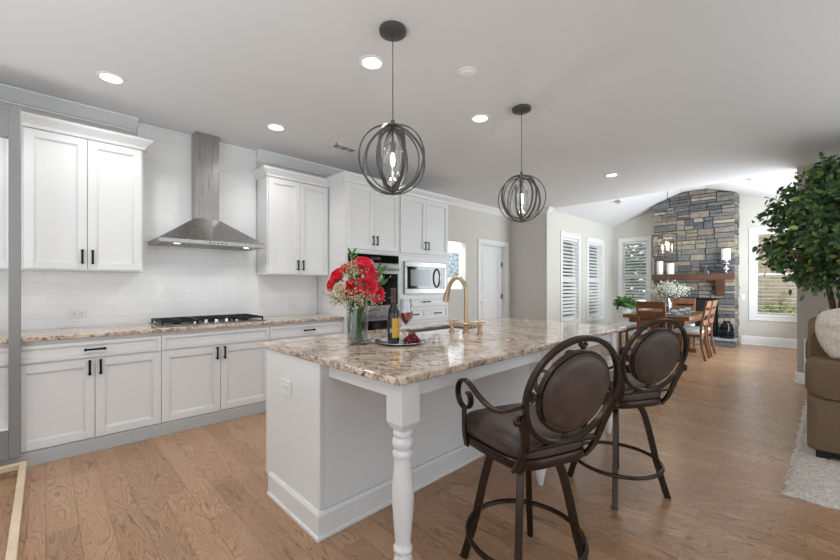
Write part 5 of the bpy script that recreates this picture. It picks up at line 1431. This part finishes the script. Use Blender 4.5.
# pillow resting on the sofa arm and back
pw = thing('throw_pillow', 'cream plush pillow on the sofa by its back', 'pillow', (.335, 3.95 + .2, .75))
bm = B(); n = 22; g0 = []
M = Matrix.Translation((.335, SY + .17, .945)) @ Matrix.Rotation(radians(8), 4, 'Z') @ Matrix.Rotation(radians(66), 4, 'X') @ Matrix.Rotation(radians(6), 4, 'Z')
for s in (1, -1):
    g = []
    for i in range(n + 1):
        row = []
        for j in range(n + 1):
            u, v_ = i / n * 2 - 1, j / n * 2 - 1
            th = .10 * ((1 - abs(u) ** 2.6) * (1 - abs(v_) ** 2.6)) ** .55
            fold = .036 * sin(11 * u + 6 * v_ + 2 * sin(3 * v_)) * (1 - u * u) * (1 - v_ * v_)
            k = 1 - .07 * (1 - (u * u * v_ * v_))
            row.append(bm.verts.new(M @ Vector((u * .29 * (1 - .16 * v_ * v_), v_ * .21 * (1 - .16 * u * u), s * (th + fold)))))
        g.append(row)
    for i in range(n):
        for j in range(n): bm.faces.new([g[i][j], g[i + 1][j], g[i + 1][j + 1], g[i][j + 1]])
bmesh.ops.remove_doubles(bm, verts=bm.verts[:], dist=.0008)
obj('cover', bm, M_throw, pw, angle=180)

# ficus tree
fx_, fy_ = .30, 6.35
fx_, fy_ = .245, 6.0
fp_ = thing('ficus_tree', 'tall leafy green ficus tree behind the sofa', 'tree', (fx_, fy_ + .42, 0))
fy_ += .42
obj('planter', lathe(B(), [(.13, 0), (.16, .01), (.19, .34), (.20, .36), (.17, .36), (.16, .32)], (fx_, fy_, 0), 28, cap=False), M_ceramic, fp_)
obj('soil', lathe(B(), [(.15, .30), (.16, .315)], (fx_, fy_, 0), 20), M_soil, fp_)
TC = Vector((.42, 5.98, 1.93))
for (ax_, ay_, r) in ((-.05, 0, .026), (.05, -.02, .022)):
    bm = tube(B(), spline([(fx_ + ax_, fy_ + ay_, .30), (fx_ + ax_ * .4, fy_ + ay_ - .12, .9), (fx_ + ax_ * 1.4, fy_ + ay_ - .30, 1.4), (TC.x + ax_ * 1.5, TC.y + .05, 1.9), (TC.x + ax_ * 3, TC.y, 2.4)], 6), circ(r, 10), up=(0, 1, 0)); obj('trunk', bm, M_bark, fp_)
rr = random.Random(77)
bm = B(); bs = B()
for k in range(190):
    while True:
        p = Vector((rr.uniform(-1, 1), rr.uniform(-1, 1), rr.uniform(-1, 1)))
        if .35 < p.length < 1: break
    rad = Vector((.76, .70, .80)); tip = TC + Vector((p.x * rad.x, p.y * rad.y, p.z * rad.z))
    if tip.z > 2.74: tip.z = 2.74
    root = TC + Vector((p.x * .12, p.y * .12, p.z * .45 - .15))
    mid = root.lerp(tip, .55) + Vector((0, 0, .08))
    pts = spline([root, mid, tip, tip + Vector((p.x * .06, p.y * .06, -.09))], 5)
    tube(bs, pts, circ(.004, 5), up=(.2, .9, .1))
    for q in range(56):
        f_ = rr.uniform(.25, 1); a = pts[min(len(pts) - 1, int(f_ * len(pts)))]
        pos = a + Vector((rr.gauss(0, .05), rr.gauss(0, .05), rr.gauss(0, .05)))
        if pos.z > 2.76: pos.z = 2.70
        leaf(bm, pos, rr.uniform(.058, .092), rr, p * .5, .55)
setp(obj('foliage', bm, M_ficus, fp_, smooth=False), kind='stuff')
obj('branches', bs, M_bark, fp_)

# return-air grille on the partition
ra = thing('return_air_grille', 'white grille low on the taupe wall beside the sofa', 'vent', (.06, 7.03, .38))
bm = B(); box(bm, -.02, .42, 7.015, 7.0295, .16, .58); obj('frame', bm, M_plastic, ra, bevel=.003)
bm = B()
for i in range(14): box(bm, .02, .38, 7.010, 7.0149, .20 + i * .025, .212 + i * .025)
obj('louvers', bm, M_plastic, ra, smooth=False)
